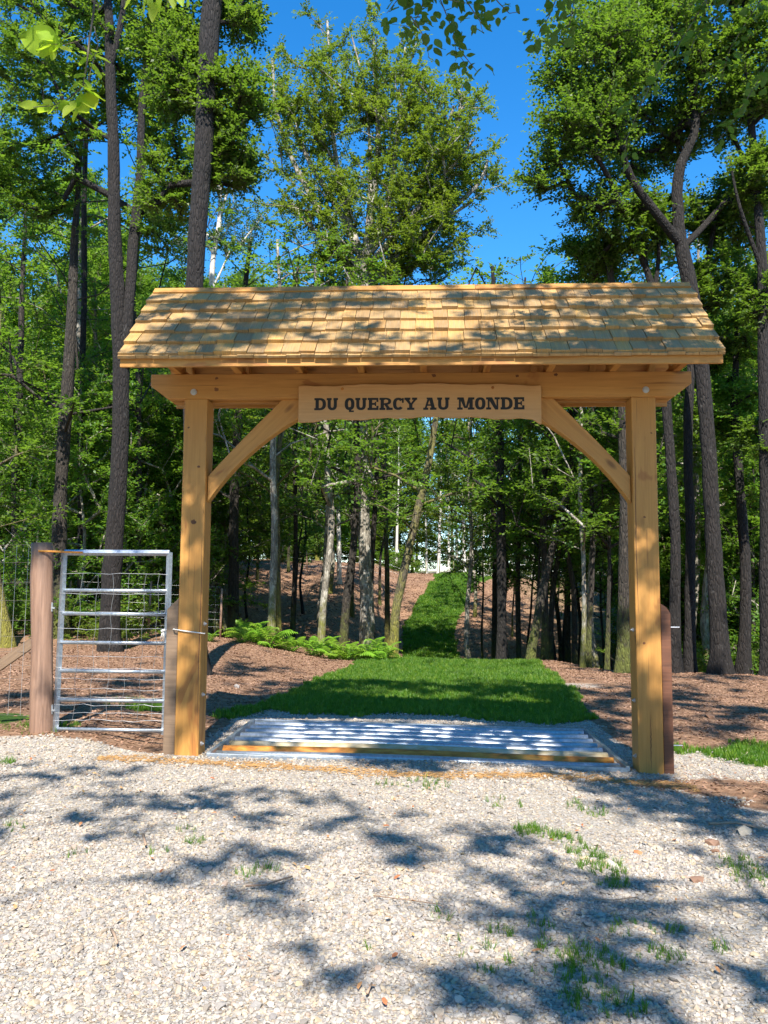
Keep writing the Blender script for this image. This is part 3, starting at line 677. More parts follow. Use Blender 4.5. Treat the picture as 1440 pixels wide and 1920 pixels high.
for ch, lx, w_, fn in LET:
    mb = MB()
    for qi, (_, q) in enumerate(fn(w_)):
        yf = -.0635-.00004*(qi % 40)
        V_ = [((lx+a-712)*U_+.025, yf, Z0+b*U_) for a, b in q]
        V_ += [(p_[0], -.0615, p_[2]) for p_ in V_]
        mb.add(V_, [[0, 1, 2, 3], [0, 4, 5, 1], [1, 5, 6, 2], [2, 6, 7, 3], [3, 7, 4, 0]])
    obj('letter', mb.me('letter', M['black']), sign, label='black slab-serif letter '+ch)

# ------------------------------------------------------------------ cattle grid
grid = thing('cattle_grid', 'steel cattle grid of round rails set in the drive between the posts', 'cattle grid', (0, 1.2, 0))
gz = .022
def gtilt(x_): return -.06*ss(-1, 2.3, x_)
rails = [(.12, 'galv'), (.42, 'rust'), (.70, 'ochre'), (.98, 'galv'), (1.26, 'galv'), (1.54, 'galv'), (1.82, 'galv'), (2.10, 'galv')]
labels = {'galv': 'galvanised pale steel rail', 'rust': 'orange rusted rail', 'rust2': 'brownish rusted rail', 'ochre': 'ochre stained rail'}
for k, (y_, mt_) in enumerate(rails):
    xs_ = np.linspace(-2.06, 2.06, 9); zs = gz-.035+gtilt(xs_)
    r_ = .062
    me = MB().tube(np.stack([xs_, np.full(9, y_-1.2), zs], 1), r_, 14).me('rail', M['rust' if mt_.startswith('rust') else mt_], True)
    obj('rail', me, grid, label=labels[mt_])
    if k < 7:
        pass
def bar(p0, p1, w_, h_, nm, mt_):
    p0, p1 = Vector(p0), Vector(p1); L_ = (p1-p0).length
    me = MB().box((0, -w_/2, -h_), (L_, w_/2, 0)).me(nm, M[mt_], bevel=.004); o = obj(nm, me, grid)
    o.rotation_mode = 'QUATERNION'; o.rotation_quaternion = (p1-p0).to_track_quat('X', 'Z'); o.location = p0; return o
bar((-2.14, -1.17, gz+.02), (2.12, -1.17, gz-.055), .05, .14, 'frame_bar', 'galv')
bar((-2.14, 1.13, gz+.02), (2.12, 1.13, gz-.045), .06, .14, 'frame_bar', 'galv')
bar((-2.13, -1.14, gz+.022), (-2.13, 1.10, gz+.022), .045, .14, 'frame_bar', 'galv')
bar((2.13, -1.14, gz-.05), (2.13, 1.10, gz-.04), .045, .14, 'frame_bar', 'galv')
for x_ in (-1.0, 0.05, 1.1): bar((x_, -1.14, gz-.11), (x_, 1.10, gz-.11), .06, .1, 'cross_bearer', 'rust')

# ------------------------------------------------------------------ pedestrian gate, post, fence
PY = .5
wp = P(77, 1384, PY)
tx = P(80, 1018, PY)
post_x = (wp[0]+tx[0])/2
fp = thing('gate_post', 'stout weathered round wooden post the metal gate hangs on', 'post', (wp[0], PY, H(wp[0], PY)))
hh = tx[2]-H(wp[0], PY)
zs = np.linspace(-.15, hh, 14); rr_ = .116+.012*np.exp(-(zs/.25)**2)+.004*np.sin(zs*5)
pts_ = np.stack([np.interp(zs, [0, hh], [0, tx[0]-wp[0]]), 0*zs, zs], 1)
rn = 1+.05*np.sin(np.arange(16)[None, :]*2*math.pi/16*3+zs[:, None]*.8)+.02*R.normal(size=(14, 16))
V_, F_ = tube_np(pts_, rr_, 16, rn)
Fl = F_.tolist()+[[13*16+i for i in range(16)]]
V2 = V_[:, [2, 1, 0]]*[1, 1, 1]
o = obj('shaft', mesh('shaft', V2, [f[::-1] for f in Fl], M['postgrey'], True), fp)
o.matrix_local = Matrix(((0, 0, 1, 0), (0, 1, 0, 0), (1, 0, 0, 0), (0, 0, 0, 1)))
def ztop(py, px=200): return P(px, py, PY)[2]
mg = thing('metal_gate', 'narrow galvanised tubular gate with wire mesh beside the left post', 'gate', (-3.2, PY, H(-3.2, PY)))
gl0, gl1 = P(121, 1036, PY), P(104, 1372, PY); gr0, gr1 = P(318, 1036, PY), P(308, 1378, PY)
og = np.array([-3.2, PY, H(-3.2, PY)])
def lin(a, b, r, nm, mt_, k=10, par=mg, o_=og, square=False):
    if square: me = MB().tube([np.array(a)-o_, np.array(b)-o_], [r*1.25]*2, 4).me(nm, M[mt_])
    else: me = MB().tube([np.array(a)-o_, np.array(b)-o_], [r]*2, k).me(nm, M[mt_], True)
    return obj(nm, me, par)
lin(gl0, gl1, .026, 'stile', 'galv', square=True); lin(gr0, gr1, .026, 'stile', 'galv', square=True)
for py_ in (1036, 1108, 1152, 1206, 1259, 1313, 1367):
    t_ = (py_-1036)/336.; a = gl0*(1-t_)+gl1*t_; b = gr0*(1-t_)+gr1*t_; b = b.copy(); b[2] = a[2]
    lin(a, b, .021 if py_ != 1036 else .026, 'rail', 'galv', square=(py_ == 1036))
mb = MB()
yf = PY-.03
for py_ in (1075, 1113, 1147, 1178, 1204, 1230, 1253, 1272, 1291, 1306, 1321, 1336, 1350):
    a = P(116-(py_-1036)*.05, py_, yf); b = P(316-(py_-1036)*.03, py_, yf); xs_ = np.linspace(a[0], b[0], 12)
    mb.tube(np.stack([xs_-og[0], np.full(12, yf-og[1]), a[2]-og[2]+.006*R.normal(size=12)], 1), .0022, 4)
for px_ in (146, 176, 206, 236, 266, 292):
    zz = np.linspace(P(px_, 1075, yf)[2], P(px_, 1352, yf)[2], 14); x0 = P(px_, 1200, yf)[0]
    mb.tube(np.stack([x0-og[0]+.012*np.sin(np.arange(14)*1.7+px_)+(zz-1)*.02, np.full(14, yf-og[1]-.002), zz-og[2]], 1), .002, 4)
obj('wire_mesh', mb.me('wire_mesh', M['wire']), mg)
for py_ in (1138, 1330):
    c = P(97, py_, PY-.02)-og
    mb = MB().box((c[0]-.055, c[1]-.02, c[2]-.045), (c[0]-.02, c[1]+.03, c[2]+.05)).box((c[0]-.05, c[1]-.015, c[2]-.02), (c[0]+.04, c[1]+.015, c[2]+.0)).tube([(c[0]+.0, c[1], c[2]-.05), (c[0], c[1], c[2]+.05)], .013, 8)
    obj('hinge', mb.me('hinge', M['bolt']), mg)
a = P(72, 1033, PY-.13); b = P(155, 1036, PY-.035)
obj('hanging_bar', MB().tube([a-og, b-og], .011, 6).me('hanging_bar', M['rust']), mg)
# cord round the left post
cord = thing('tie_cord', 'white cord tying the metal gate to the left timber post', 'cord', (-2.35, 0, 1.3))
cp = [P(306, 1183, .44), P(318, 1180, .34), P(326, 1180, -.012), P(345, 1183, -.014), P(376, 1187, -.014), P(383, 1188, .0), P(384, 1187, .1)]
mb = MB().tube(np.array(cp)-np.array([-2.35, 0, 1.3]), .007, 6)
k0 = P(307, 1183, .44)-np.array([-2.35, 0, 1.3])
obj('loop', mb.me('loop', M['cord'], True), cord)
mb = MB()
for q in ((.02, -.10, -.01), (-.035, -.12, .0), (.0, -.14, .01)): mb.tube([k0, k0+[q[0]*.3, -.02, -.02], k0+[q[0], -.01, q[1]]], [.009, .006, .003], 5)
mb.tube([k0+[-.02, -.02, -.005], k0+[.02, -.02, .012]], .016, 6)
obj('knot', mb.me('knot', M['cord'], True), cord)
# leaning brace plank left
lb = thing('brace_plank', 'weathered plank leaning up against the gate post at the left edge', 'plank', (-5.0, .6, H(-5, .6)))
a = P(62, 1204, .62); b = np.array([-5.55, .75, H(-5.5, .75)+.1]); b = P(-60, 1290, .7)
me = MB().box((0, -.02, -.055), (float(np.linalg.norm(b-a)), .02, .055)).me('board', M['oldgrey'], bevel=.003)
o = obj('board', me, lb); o.rotation_mode = 'QUATERNION'; o.rotation_quaternion = Vector(b-a).to_track_quat('X', 'Z'); o.location = Vector(a)-lb.location
# wire fence at far left
def wire_fence(label, pts2, hpost, dz, mesh_step, sag=.0, rp=.035, postmat='postgrey', group=None, top_extra=0, wires=None, wr=.002):
    f = thing('wire_fence', label, 'fence', (pts2[0][0], pts2[0][1], H(*pts2[0])), group)
    o0 = np.array(f.location)
    for x_, y_ in pts2:
        z_ = H(x_, y_); tlt = R.normal(0, .03, 2)
        obj('post', MB().tube([(x_-o0[0], y_-o0[1], z_-o0[2]-.1), (x_-o0[0]+tlt[0], y_-o0[1]+tlt[1], z_-o0[2]+hpost*R.uniform(.93, 1.07))], [rp, rp*.85], 7).me('post', M[postmat], True), f)
    mb = MB()
    for (xa, ya), (xb, yb) in zip(pts2[:-1], pts2[1:]):
        za, zb_ = H(xa, ya), H(xb, yb)
        for h_ in wires: mb.tube(np.array([(xa, ya, za+h_), ((xa+xb)/2, (ya+yb)/2, (za+zb_)/2+h_-sag), (xb, yb, zb_+h_)])-o0, wr, 3, False)
        if mesh_step:
            n_ = int(np.hypot(xb-xa, yb-ya)/mesh_step)
            for i in range(n_):
                t_ = (i+.5)/n_; q = np.array([xa+(xb-xa)*t_, ya+(yb-ya)*t_, za+(zb_-za)*t_]); mb.tube(np.array([q+[0, 0, wires[0]], q+[.01, 0, wires[-1]]])-o0, wr*.9, 3, False)
    if mb.n: obj('wires', mb.me('wires', M['wire']), f)
    return f
wire_fence('wire mesh fence running left from the weathered gate post', [(post_x-.02, PY+.05), (-6.2, 1.0), (-8.5, 1.6)], 1.9, 0, .16, wires=[.15, .3, .42, .55, .7, .85, 1.02, 1.2, 1.42, 1.62, 1.85, 2.05], rp=.05)
wire_fence('second wire fence with thin stakes behind the metal gate', [(-16, 14.5), (-12.2, 14), (-9.5, 13.6), (-7.4, 13.8), (-5.6, 14.5)], 1.45, 0, .3, wires=[.1, .3, .5, .7, .9, 1.15, 1.4], rp=.035, wr=.0009)
fl = [(x_, 46+.04*x_+.5*math.sin(x_)) for x_ in np.arange(-16, -1, 2.1)]
wire_fence('pale stake fence along the top of the left wooded slope', fl, 1.25, 0, 0, wires=[.3, .7, 1.1], rp=.04, wr=.0025)
fr_ = [(x_, 60-.12*x_) for x_ in np.arange(0, 22, 1.15)]
wire_fence('sunlit pale stake fence across the far end of the grass track', fr_, 1.45, 0, 0, wires=[.3, .8, 1.2], rp=.04, postmat='bark_light', wr=.0025)

# ------------------------------------------------------------------ trees
def leaf_cloud(tg, dirs, K, Mv, tw_len, leaf_l, leaf_w, flat, spread, rs, clump=None):
    """twigs K per target with Mv leaves each -> leaf quads and twig tubes"""
    if DENSE: K = int(round(K*1.35)); leaf_l = leaf_l*1.12; leaf_w = leaf_w*1.15
    T = len(tg); N = T*K
    o_ = np.repeat(tg, K, 0); d0 = np.repeat(dirs, K, 0)
    d = d0*.55 + rs.normal(0, spread, (N, 3))*np.array([1, 1, flat]); d[:, 2] += .04
    d /= np.linalg.norm(d, axis=1, keepdims=True)+1e-9
    o_ = o_ - d0*rs.uniform(0, .7, (N, 1))*tw_len + rs.normal(0, .06, (N, 3))*tw_len
    ln = tw_len*rs.uniform(.5, 1.25, N)
    t_ = (np.arange(Mv)[None, :]+rs.uniform(0, .8, (N, Mv)))/Mv
    pos = o_[:, None, :] + d[:, None, :]*(ln[:, None]*t_)[:, :, None]; pos[:, :, 2] -= (.12*ln[:, None]*t_**2)
    up = np.array([0, 0, 1.0]) + rs.normal(0, .42, (N, Mv, 3))
    side = np.cross(d[:, None, :], up); side /= np.linalg.norm(side, axis=2, keepdims=True)+1e-9
    sg = np.where((np.arange(Mv) % 2) == 0, 1.0, -1.0)[None, :, None]
    ld = d[:, None, :]*.6 + side*sg*rs.uniform(.5, 1.1, (N, Mv, 1)) + rs.normal(0, .18, (N, Mv, 3)); ld /= np.linalg.norm(ld, axis=2, keepdims=True)
    lw = np.cross(up, ld); lw /= np.linalg.norm(lw, axis=2, keepdims=True)+1e-9
    L_ = leaf_l*rs.uniform(.65, 1.2, (N, Mv, 1)); W_ = leaf_w*rs.uniform(.8, 1.15, (N, Mv, 1))
    nn = np.cross(ld, lw)
    b = pos; tip = pos+ld*L_ - nn*L_*.12; a1 = pos+ld*L_*.45+lw*W_*.5; a2 = pos+ld*L_*.45-lw*W_*.5
    a1 = a1+nn*W_*.1; a2 = a2+nn*W_*.1
    V = np.stack([b, a2, tip, a1], 2).reshape(-1, 3); F = np.arange(len(V)).reshape(-1, 4)
    tv = np.repeat(np.clip(rs.normal(.45, .22, T), 0, 1), K*Mv)
    lv = np.clip(tv*.6+.4*rs.uniform(0, 1, N*Mv), 0, 1)
    # twigs as 3-sided tapers
    A = np.cross(d, [0.3, .2, 1]); A /= np.linalg.norm(A, axis=1, keepdims=True)+1e-9; B = np.cross(d, A)
    r0 = .004; e = o_+d*(ln*.95)[:, None]; e[:, 2] -= .1*ln
    ring0 = [o_+(A*math.cos(q)+B*math.sin(q))*r0 for q in (0, 2.1, 4.2)]
    TV = np.stack(ring0+[e], 1).reshape(-1, 3); bi = np.arange(N)[:, None]*4
    TF = np.concatenate([bi+[0, 1, 3], bi+[1, 2, 3], bi+[2, 0, 3]])
    return V, F, lv, TV, TF
def grow(trunks, tg, rs, up_pen=.9, arc=.12, seg=.7, rk=.011, start_free=0.0):
    """trunks: list of (pts, radii). Connect every target to the nearest node; returns list of (pts, r) polylines and end directions"""
    nodes = []; free = []
    for pts, rad in trunks:
        pts = np.asarray(pts); L_ = np.concatenate([[0], np.cumsum(np.linalg.norm(np.diff(pts, axis=0), axis=1))])
        q = np.arange(0, L_[-1], .35)
        nodes.append(np.stack([np.interp(q, L_, pts[:, i]) for i in range(3)], 1))
    nodes = np.concatenate(nodes); zb = nodes[:, 2].min()
    nodes = nodes[nodes[:, 2] > zb+start_free] if start_free else nodes
    nT = len(nodes); par = [-1]*nT; nl = [tuple(p_) for p_ in nodes]
    dmin = np.array([np.min(np.linalg.norm(nodes-t_, axis=1)) for t_ in tg]); order = np.argsort(dmin+rs.uniform(0, .8, len(tg)))
    arr = np.zeros((nT+len(tg)*14, 3)); arr[:nT] = nodes; cnt = nT
    paths = []; ends = np.zeros((len(tg), 3))
    parent = np.full(len(arr), -1)
    for ti in order:
        t_ = tg[ti]; dv = t_-arr[:cnt]; dist = np.linalg.norm(dv, axis=1)
        cost = dist + up_pen*np.clip(.35*dist-dv[:, 2], 0, None)
        cost[:nT] += .25
        b = int(np.argmin(cost)); s_ = arr[b]; D = np.linalg.norm(t_-s_)
        k = int(np.clip(D/seg, 1, 10)); tt = np.linspace(0, 1, k+1)[:, None]
        p_ = s_+(t_-s_)*tt; p_[:, 2] += arc*D*np.sin(math.pi*tt[:, 0])*.6 - arc*D*.3*np.sin(2*math.pi*tt[:, 0])
        p_[1:-1] += rs.normal(0, .05*min(D, 2.5)**.7, (max(k-1, 0), 3))
        idx = [b]
        for j in range(1, k+1): arr[cnt] = p_[j]; parent[cnt] = idx[-1]; idx.append(cnt); cnt += 1
        paths.append(idx); e = p_[-1]-p_[-2]; ends[ti] = e/(np.linalg.norm(e)+1e-9)
    load = np.zeros(cnt)
    for idx in paths: load[idx[-1]] += 1
    for i in range(cnt-1, nT-1, -1):
        if parent[i] >= 0: load[parent[i]] += load[i]
    out = []
    for idx in paths:
        r = rk*np.sqrt(load[idx]); r[0] = min(r[0], r[1]*1.15) if len(r) > 1 else r[0]
        out.append((arr[idx], np.maximum(r, min(.006, rk*1.2))))
    return out, ends
def resample(pts, rad, st=.35, wob=.0, rs=None):
    pts = np.asarray(pts, float); rad = np.asarray(rad, float)
    L_ = np.concatenate([[0], np.cumsum(np.linalg.norm(np.diff(pts, axis=0), axis=1))]); n_ = max(3, int(L_[-1]/st)); q = np.linspace(0, L_[-1], n_)
    # smooth (Catmull like) by averaging shifted interpolations
    sm = sum(np.stack([np.interp(np.clip(q+o_, 0, L_[-1]), L_, pts[:, i]) for i in range(3)], 1) for o_ in (-.3, 0, .3))/3
    sm[0] = pts[0]; sm[-1] = pts[-1]
    if wob and rs is not None:
        ph = rs.uniform(0, 6, 4); sm[:, 0] += wob*(np.sin(q*.9+ph[0])-math.sin(ph[0])); sm[:, 1] += wob*(np.sin(q*.7+ph[1])-math.sin(ph[1]))
    return sm, np.interp(q, L_, rad)
def trunk_mesh(trunks, branches, mt_, base, rs, flare=.55, tw=None):
    mbV = []; mbF = []; n0 = 0; TF3 = []
    def addq(V, F):
        nonlocal n0
        mbV.append(V); mbF.append(F+n0); n0 += len(V)
    for i, (pts, rad) in enumerate(trunks):
        k = 14 if rad[0] > .07 else 8
        z = pts[:, 2]-pts[0, 2]
        th = np.arange(k)*2*math.pi/k
        rn = 1+.05*rs.normal(size=(len(pts), k))
        if i == 0 and flare:
            fl_ = np.exp(-z/.38)
            rn = rn+flare*fl_[:, None]*(1+.75*np.cos(th*4+rs.uniform(0, 6))[None, :]+.3*np.cos(th*7+1)[None, :])
        addq(*tube_np(pts, rad, k, rn))
    for pts, rad in branches:
        addq(*tube_np(pts, rad, 5 if rad[0] > .02 else 4))
    V = np.concatenate(mbV)-base; F = np.concatenate(mbF)
    me = mesh('trunk', V, F, mt_, True)
    return me
def make_tree(name, label, cat, trunks, tg, mt_bark, mt_leaf, group=None, K=8, Mv=12, tw=.55, ll=.085, lw=.05, flat=.45, spread=.5, up_pen=.9, rk=.011, seed=1, flare=.5, twmat='twig', start_free=1.5, arc=.12):
    rs = np.random.RandomState(seed)
    tr = [resample(p_, r_, wob=.02, rs=rs) for p_, r_ in trunks]
    base = tr[0][0][0].copy()
    t = thing(name, label, cat, tuple(base), group)
    br, ends = grow(tr, tg, rs, up_pen=up_pen, rk=rk, start_free=start_free, arc=arc) if len(tg) else ([], None)
    # sink the foot slightly into the ground
    tr[0][0][0, 2] -= .25
    obj('trunk', trunk_mesh(tr, br, mt_bark, base, rs, flare), t)
    if len(tg):
        V, F, lv, TV, TF = leaf_cloud(tg, ends, K, Mv, tw, ll, lw, flat, spread, rs)
        obj('crown', mesh('crown', V-base, F, mt_leaf, False, {'lv': ('FACE', lv)}), t)
        obj('twigs', mesh('twigs', TV-base, TF, M[twmat]), t, kind='stuff')
    return t
def copy_tree(src, label, loc, rz, sc, group=None):
    c = src.copy(); COL.objects.link(c); c.location = loc; c.rotation_euler = (0, 0, rz); c.scale = sc; c['label'] = label
    if group: c['group'] = group
    for ch in src.children:
        d = ch.copy(); COL.objects.link(d); d.parent = c
    return c
def ell(cx, cy, rx, ry, y, n_, rs, dep=None, hollow=.35):
    """n points inside an ellipsoid seen at (cx,cy) with pixel radii, centre on plane Y=y"""
    c = P(cx, cy, y); D = (y-CY)/FPX; a, b = rx*D, ry*D; dep = dep if dep else (a+b)/2
    v = rs.normal(size=(n_, 3)); v /= np.linalg.norm(v, axis=1, keepdims=True); v *= (rs.uniform(hollow**3, 1, (n_, 1)))**(1/3)
    return c+v*np.array([a, dep, b])
def tk(pts, y, dy=0.0, root=True):
    """trunk polyline from (px,py,width_px) list bottom to top"""
    out = []; rad = []
    for i, q in enumerate(pts):
        px_, py_, w_ = q[:3]; yy = y+(q[3] if len(q) > 3 else 0)
        p_ = P(px_, py_, yy); out.append(p_); rad.append(w_*.5*(yy-CY)/FPX)
    if root:
        b = out[0]; b[2] = H(b[0], b[1])
    return np.array(out), np.array(rad)

TREES_ON = True; DENSE = True
if TREES_ON:
    rs = np.random.RandomState(11)
    E_ = lambda cx, cy, rx, ry, y, n, **k: ell(cx, cy, rx, ry, y, int(n*1.9), rs, **k)
    # --- left: slim dark oak with forked second stem
    t1 = tk([(206,1228,40),(208,1130,36),(216,1000,34),(222,850,33),(226,700,31),(222,560,28),(214,420,25),(210,260,22),(205,140,20),(206,40,17),(196,-80,12),(190,-200,7)], 10.3)
    t1b = tk([(232,690,24),(240,560,20),(246,450,20,.4),(262,330,16,.6),(266,200,14,.8),(276,60,10,1),(290,-120,6,1)], 10.3, root=False)
    t1c = tk([(208,120,12),(228,40,12),(240,-60,9)], 10.3, root=False)
    tg = np.concatenate([E_(120,-120,240,160,10.8,80), E_(110,120,130,180,10.9,60), E_(280,140,70,140,12,30), E_(60,330,110,90,11.5,26), E_(290,430,50,70,11.3,10)])
    make_tree('oak_tree', 'slim dark-barked oak with a second stem forking up behind the metal gate', 'tree', [t1, t1b, t1c], tg, M['bark_oak'], M['leaf_oak'], seed=3, K=8, Mv=13, tw=.5, ll=.10, lw=.056, start_free=5)
    # --- T2 big ivy-clad oak behind left post
    t2 = tk([(372,1292,40),(362,1150,36),(360,900,34),(360,700,34),(363,550,33),(368,420,34),(378,300,36),(386,180,38),(394,60,40),(404,-60,36),(410,-240,28),(414,-420,16)], 6.6)
    tg = np.concatenate([E_(440,20,60,70,7.2,16), E_(425,190,70,70,7.0,30), E_(340,140,60,110,7.4,40), E_(430,300,55,60,7.2,22), E_(320,340,50,90,7.6,18), E_(385,-160,190,120,7,60), E_(300,60,60,80,7.6,18)])
    make_tree('oak_tree', 'thick ivy-clad oak rising behind the left end of the shingled roof', 'tree', [t2], tg, M['bark_oak'], M['leaf_oak'], seed=4, K=8, Mv=13, tw=.5, ll=.085, lw=.05, start_free=6)
    # --- right oak with spreading fork
    y = 9.5
    R3 = tk([(1352,1258,34),(1347,1150,30),(1341,1020,28),(1336,880,27),(1324,760,27),(1312,650,27),(1298,560,28),(1284,480,28),(1276,450,24),(1272,340,20),(1283,290,18),(1312,250,16),(1300,180,12),(1290,90,9),(1288,0,6)], y)
    l1 = tk([(1278,460,19),(1240,410,18,-.3),(1200,360,16,-.6),(1172,315,14,-.8),(1166,250,11,-.9),(1180,190,10,-.9),(1215,120,8,-.8),(1235,40,6,-.7)], y, root=False)
    l2 = tk([(1282,462,13),(1320,425,12,.3),(1360,380,11,.5),(1400,340,9,.7),(1440,310,7,.9)], y, root=False)
    l3 = tk([(1180,230,8,-.9),(1160,170,7,-1),(1158,90,5,-1.1)], y, root=False)
    tg = np.concatenate([E_(1120,110,110,95,y-1,80), E_(1240,60,110,90,y-.3,70), E_(1090,240,85,70,y-1,52), E_(1210,260,100,70,y+1.2,50), E_(1130,380,75,55,y-.2,22), E_(1330,180,90,110,y+.6,60), E_(1390,380,60,70,y+1,30), E_(1240,-60,220,70,y,60), E_(1030,330,50,30,y-.8,10), E_(1310,400,40,40,y+1.2,10)])
    make_tree('oak_tree', 'spreading dark-limbed oak whose forked limbs stand above the right roof end', 'tree', [R3, l1, l2, l3], tg, M['bark_oak'], M['leaf_oak'], seed=5, K=6, Mv=13, tw=.62, ll=.08, lw=.05, start_free=6.5)
    # --- R1 with fork above the roof, R2, R4, R5
    y = 9.9
    R1 = tk([(1264,1255,24),(1263,1150,20),(1263,1020,18),(1256,880,18),(1250,760,17),(1243,650,16),(1224,545,14),(1200,480,10),(1190,400,7),(1186,330,4)], y)
    R1b = tk([(1226,550,10),(1236,480,8),(1234,420,7),(1228,360,4)], y, root=False)
    tg = np.concatenate([E_(1200,430,55,60,y,28), E_(1240,400,45,50,y+.4,14), E_(1110,470,60,40,y+.6,14), E_(1255,640,30,50,y+.8,8)])
    make_tree('oak_tree', 'thin dark oak forking low above the roof just right of the right post', 'tree', [R1, R1b], tg, M['bark_oak'], M['leaf_oak'], seed=6, K=8, Mv=12, tw=.4, start_free=6)
    y = 10.6
    R2 = tk([(1292,1255,22),(1293,1120,19),(1297,980,17),(1293,850,17),(1292,760,17),(1300,640,14),(1318,520,12),(1340,430,8),(1352,350,4)], y)
    tg = np.concatenate([E_(1340,520,60,70,y,30), E_(1370,420,60,60,y+.5,24), E_(1300,800,30,60,y+1,8), E_(1385,640,50,50,y+.6,20)])
    make_tree('oak_tree', 'dark narrow trunk standing between the other trunks right of the right post', 'tree', [R2], tg, M['bark_oak'], M['leaf_oak'], seed=7, start_free=5, tw=.4)
    y = 9.2
    R5 = tk([(1440,1290,26),(1434,1100,24),(1434,900,22),(1432,700,21),(1429,520,19),(1418,380,16),(1410,250,14),(1400,120,9),(1395,0,5)], y)
    R5b = tk([(1426,500,9),(1405,440,8,-.2),(1385,380,6,-.4),(1375,320,4,-.4)], y, root=False)
    tg = np.concatenate([E_(1420,120,80,110,y-.2,50), E_(1420,330,40,60,y,20), E_(1430,560,40,60,y+.2,22), E_(1400,-80,120,80,y-.5,40), E_(1420,820,30,60,y+.4,8)])
    make_tree('oak_tree', 'dark upright oak trunk along the right edge of the picture', 'tree', [R5, R5b], tg, M['bark_oak'], M['leaf_oak'], seed=8, start_free=5, tw=.4)
    y = 11.2
    R4 = tk([(1392,1262,24),(1396,1150,20),(1396,1050,19),(1388,900,16),(1378,780,14),(1380,640,11),(1385,520,7)], y)
    tg = np.concatenate([E_(1380,760,70,70,y+.2,36), E_(1400,900,50,60,y+.4,20), E_(1330,700,30,40,y+.8,10)])
    make_tree('oak_tree', 'dark trunk with bright low foliage standing right of the buttressed oak', 'tree', [R4], tg, M['bark_oak'], M['leaf_beech'], seed=9, start_free=4, tw=.5)
    # --- R8 black trunk left of right post
    y = 10.4
    T = tk([(1169,1252,26),(1170,1100,24),(1170,950,23),(1168,800,22),(1166,700,21),(1150,560,16),(1130,440,9)], y)
    make_tree('oak_tree', 'nearly black trunk close against the left side of the right post', 'tree', [T], np.concatenate([E_(1120,820,60,40,y+1,10), E_(1130,900,40,40,y+1,8), E_(1110,490,60,45,y+.4,16)]), M['bark_dark'], M['leaf_oak'], seed=10, start_free=4)
    # --- birch
    y = 17
    T = tk([(382,1190,14),(392,900,13),(396,700,12),(398,560,11),(401,470,10),(412,420,9),(413,350,7),(404,300,5),(398,240,3)], y)
    b1 = tk([(410,415,6),(428,350,5),(446,300,4),(462,270,3)], y, root=False); b2 = tk([(400,480,5),(384,440,4),(376,400,3)], y, root=False); b3 = tk([(399,540,5),(418,500,4),(430,470,3)], y, root=False)
    make_tree('birch_tree', 'white-barked birch showing between the ivy-clad oak and the roof', 'tree', [T, b1, b2, b3], np.concatenate([E_(415,300,70,70,y,34), E_(440,430,60,60,y+.4,26), E_(400,230,50,30,y,14), E_(360,470,40,50,y+.5,12)]), M['bark_birch'], M['leaf_birch'], seed=12, K=6, Mv=9, tw=.5, ll=.07, lw=.045, start_free=8, twmat='bark_birch')
    # --- central hornbeam
    y = 17.2
    T = tk([(690,1202,30),(686,1120,26),(682,1040,24),(679,930,24),(680,820,20),(683,700,19),(685,600,17),(686,500,15),(690,430,11),(694,350,8),(690,250,6),(680,150,4),(660,70,3)], y)
    ln_ = []
    for q in ([(690,540),(780,450),(850,390),(905,340),(915,300)], [(690,500),(780,400),(840,320),(860,210),(865,180)], [(684,520),(600,400),(540,280),(515,200),(510,110)], [(686,500),(660,430),(640,350),(625,250),(622,150),(615,40)], [(688,470),(720,400),(740,300),(750,200),(760,90)], [(690,520),(640,400),(590,320),(550,240),(520,160)], [(690,500),(750,430),(800,370),(850,310),(890,260)], [(688,520),(760,470),(820,420),(880,380)], [(686,460),(700,380),(710,270),(708,160),(700,70)], [(684,540),(630,470),(580,420),(540,370)], [(686,560),(740,520),(800,490)], [(688,480),(770,380),(820,290),(850,200)]):
        n_ = len(q); dq = rs.uniform(-1.2, 1.2); ln_.append(tk([(a, b, 12*(1-i/n_)+2.5, dq*i/n_) for i, (a, b) in enumerate(q)], y, root=False))
    tg = []
    for p_, r_ in ln_:
        q = np.linspace(.25, 1.04, 40); L_ = np.linspace(0, 1, len(p_)); c = np.stack([np.interp(q, L_, p_[:, i]) for i in range(3)], 1)
        tg.append(c+rs.normal(0, 1, c.shape)*np.array([.45, .7, .5]))
    tg.append(E_(690,400,130,110,y,40)); tg.append(E_(610,180,70,110,y,34)); tg.append(E_(740,200,80,110,y,44)); tg.append(E_(820,330,70,70,y,26)); tg.append(E_(660,500,110,45,y+.5,22)); tg.append(E_(800,470,90,40,y+.4,18))
    make_tree('hornbeam_tree', 'tall bright hornbeam with ascending pale limbs rising behind the roof middle', 'tree', [T]+ln_, np.concatenate(tg), M['bark_light'], M['leaf_horn'], seed=13, K=7, Mv=13, tw=.55, ll=.095, lw=.056, flat=.9, spread=.42, start_free=8, arc=-.05, up_pen=1.5, rk=.013)
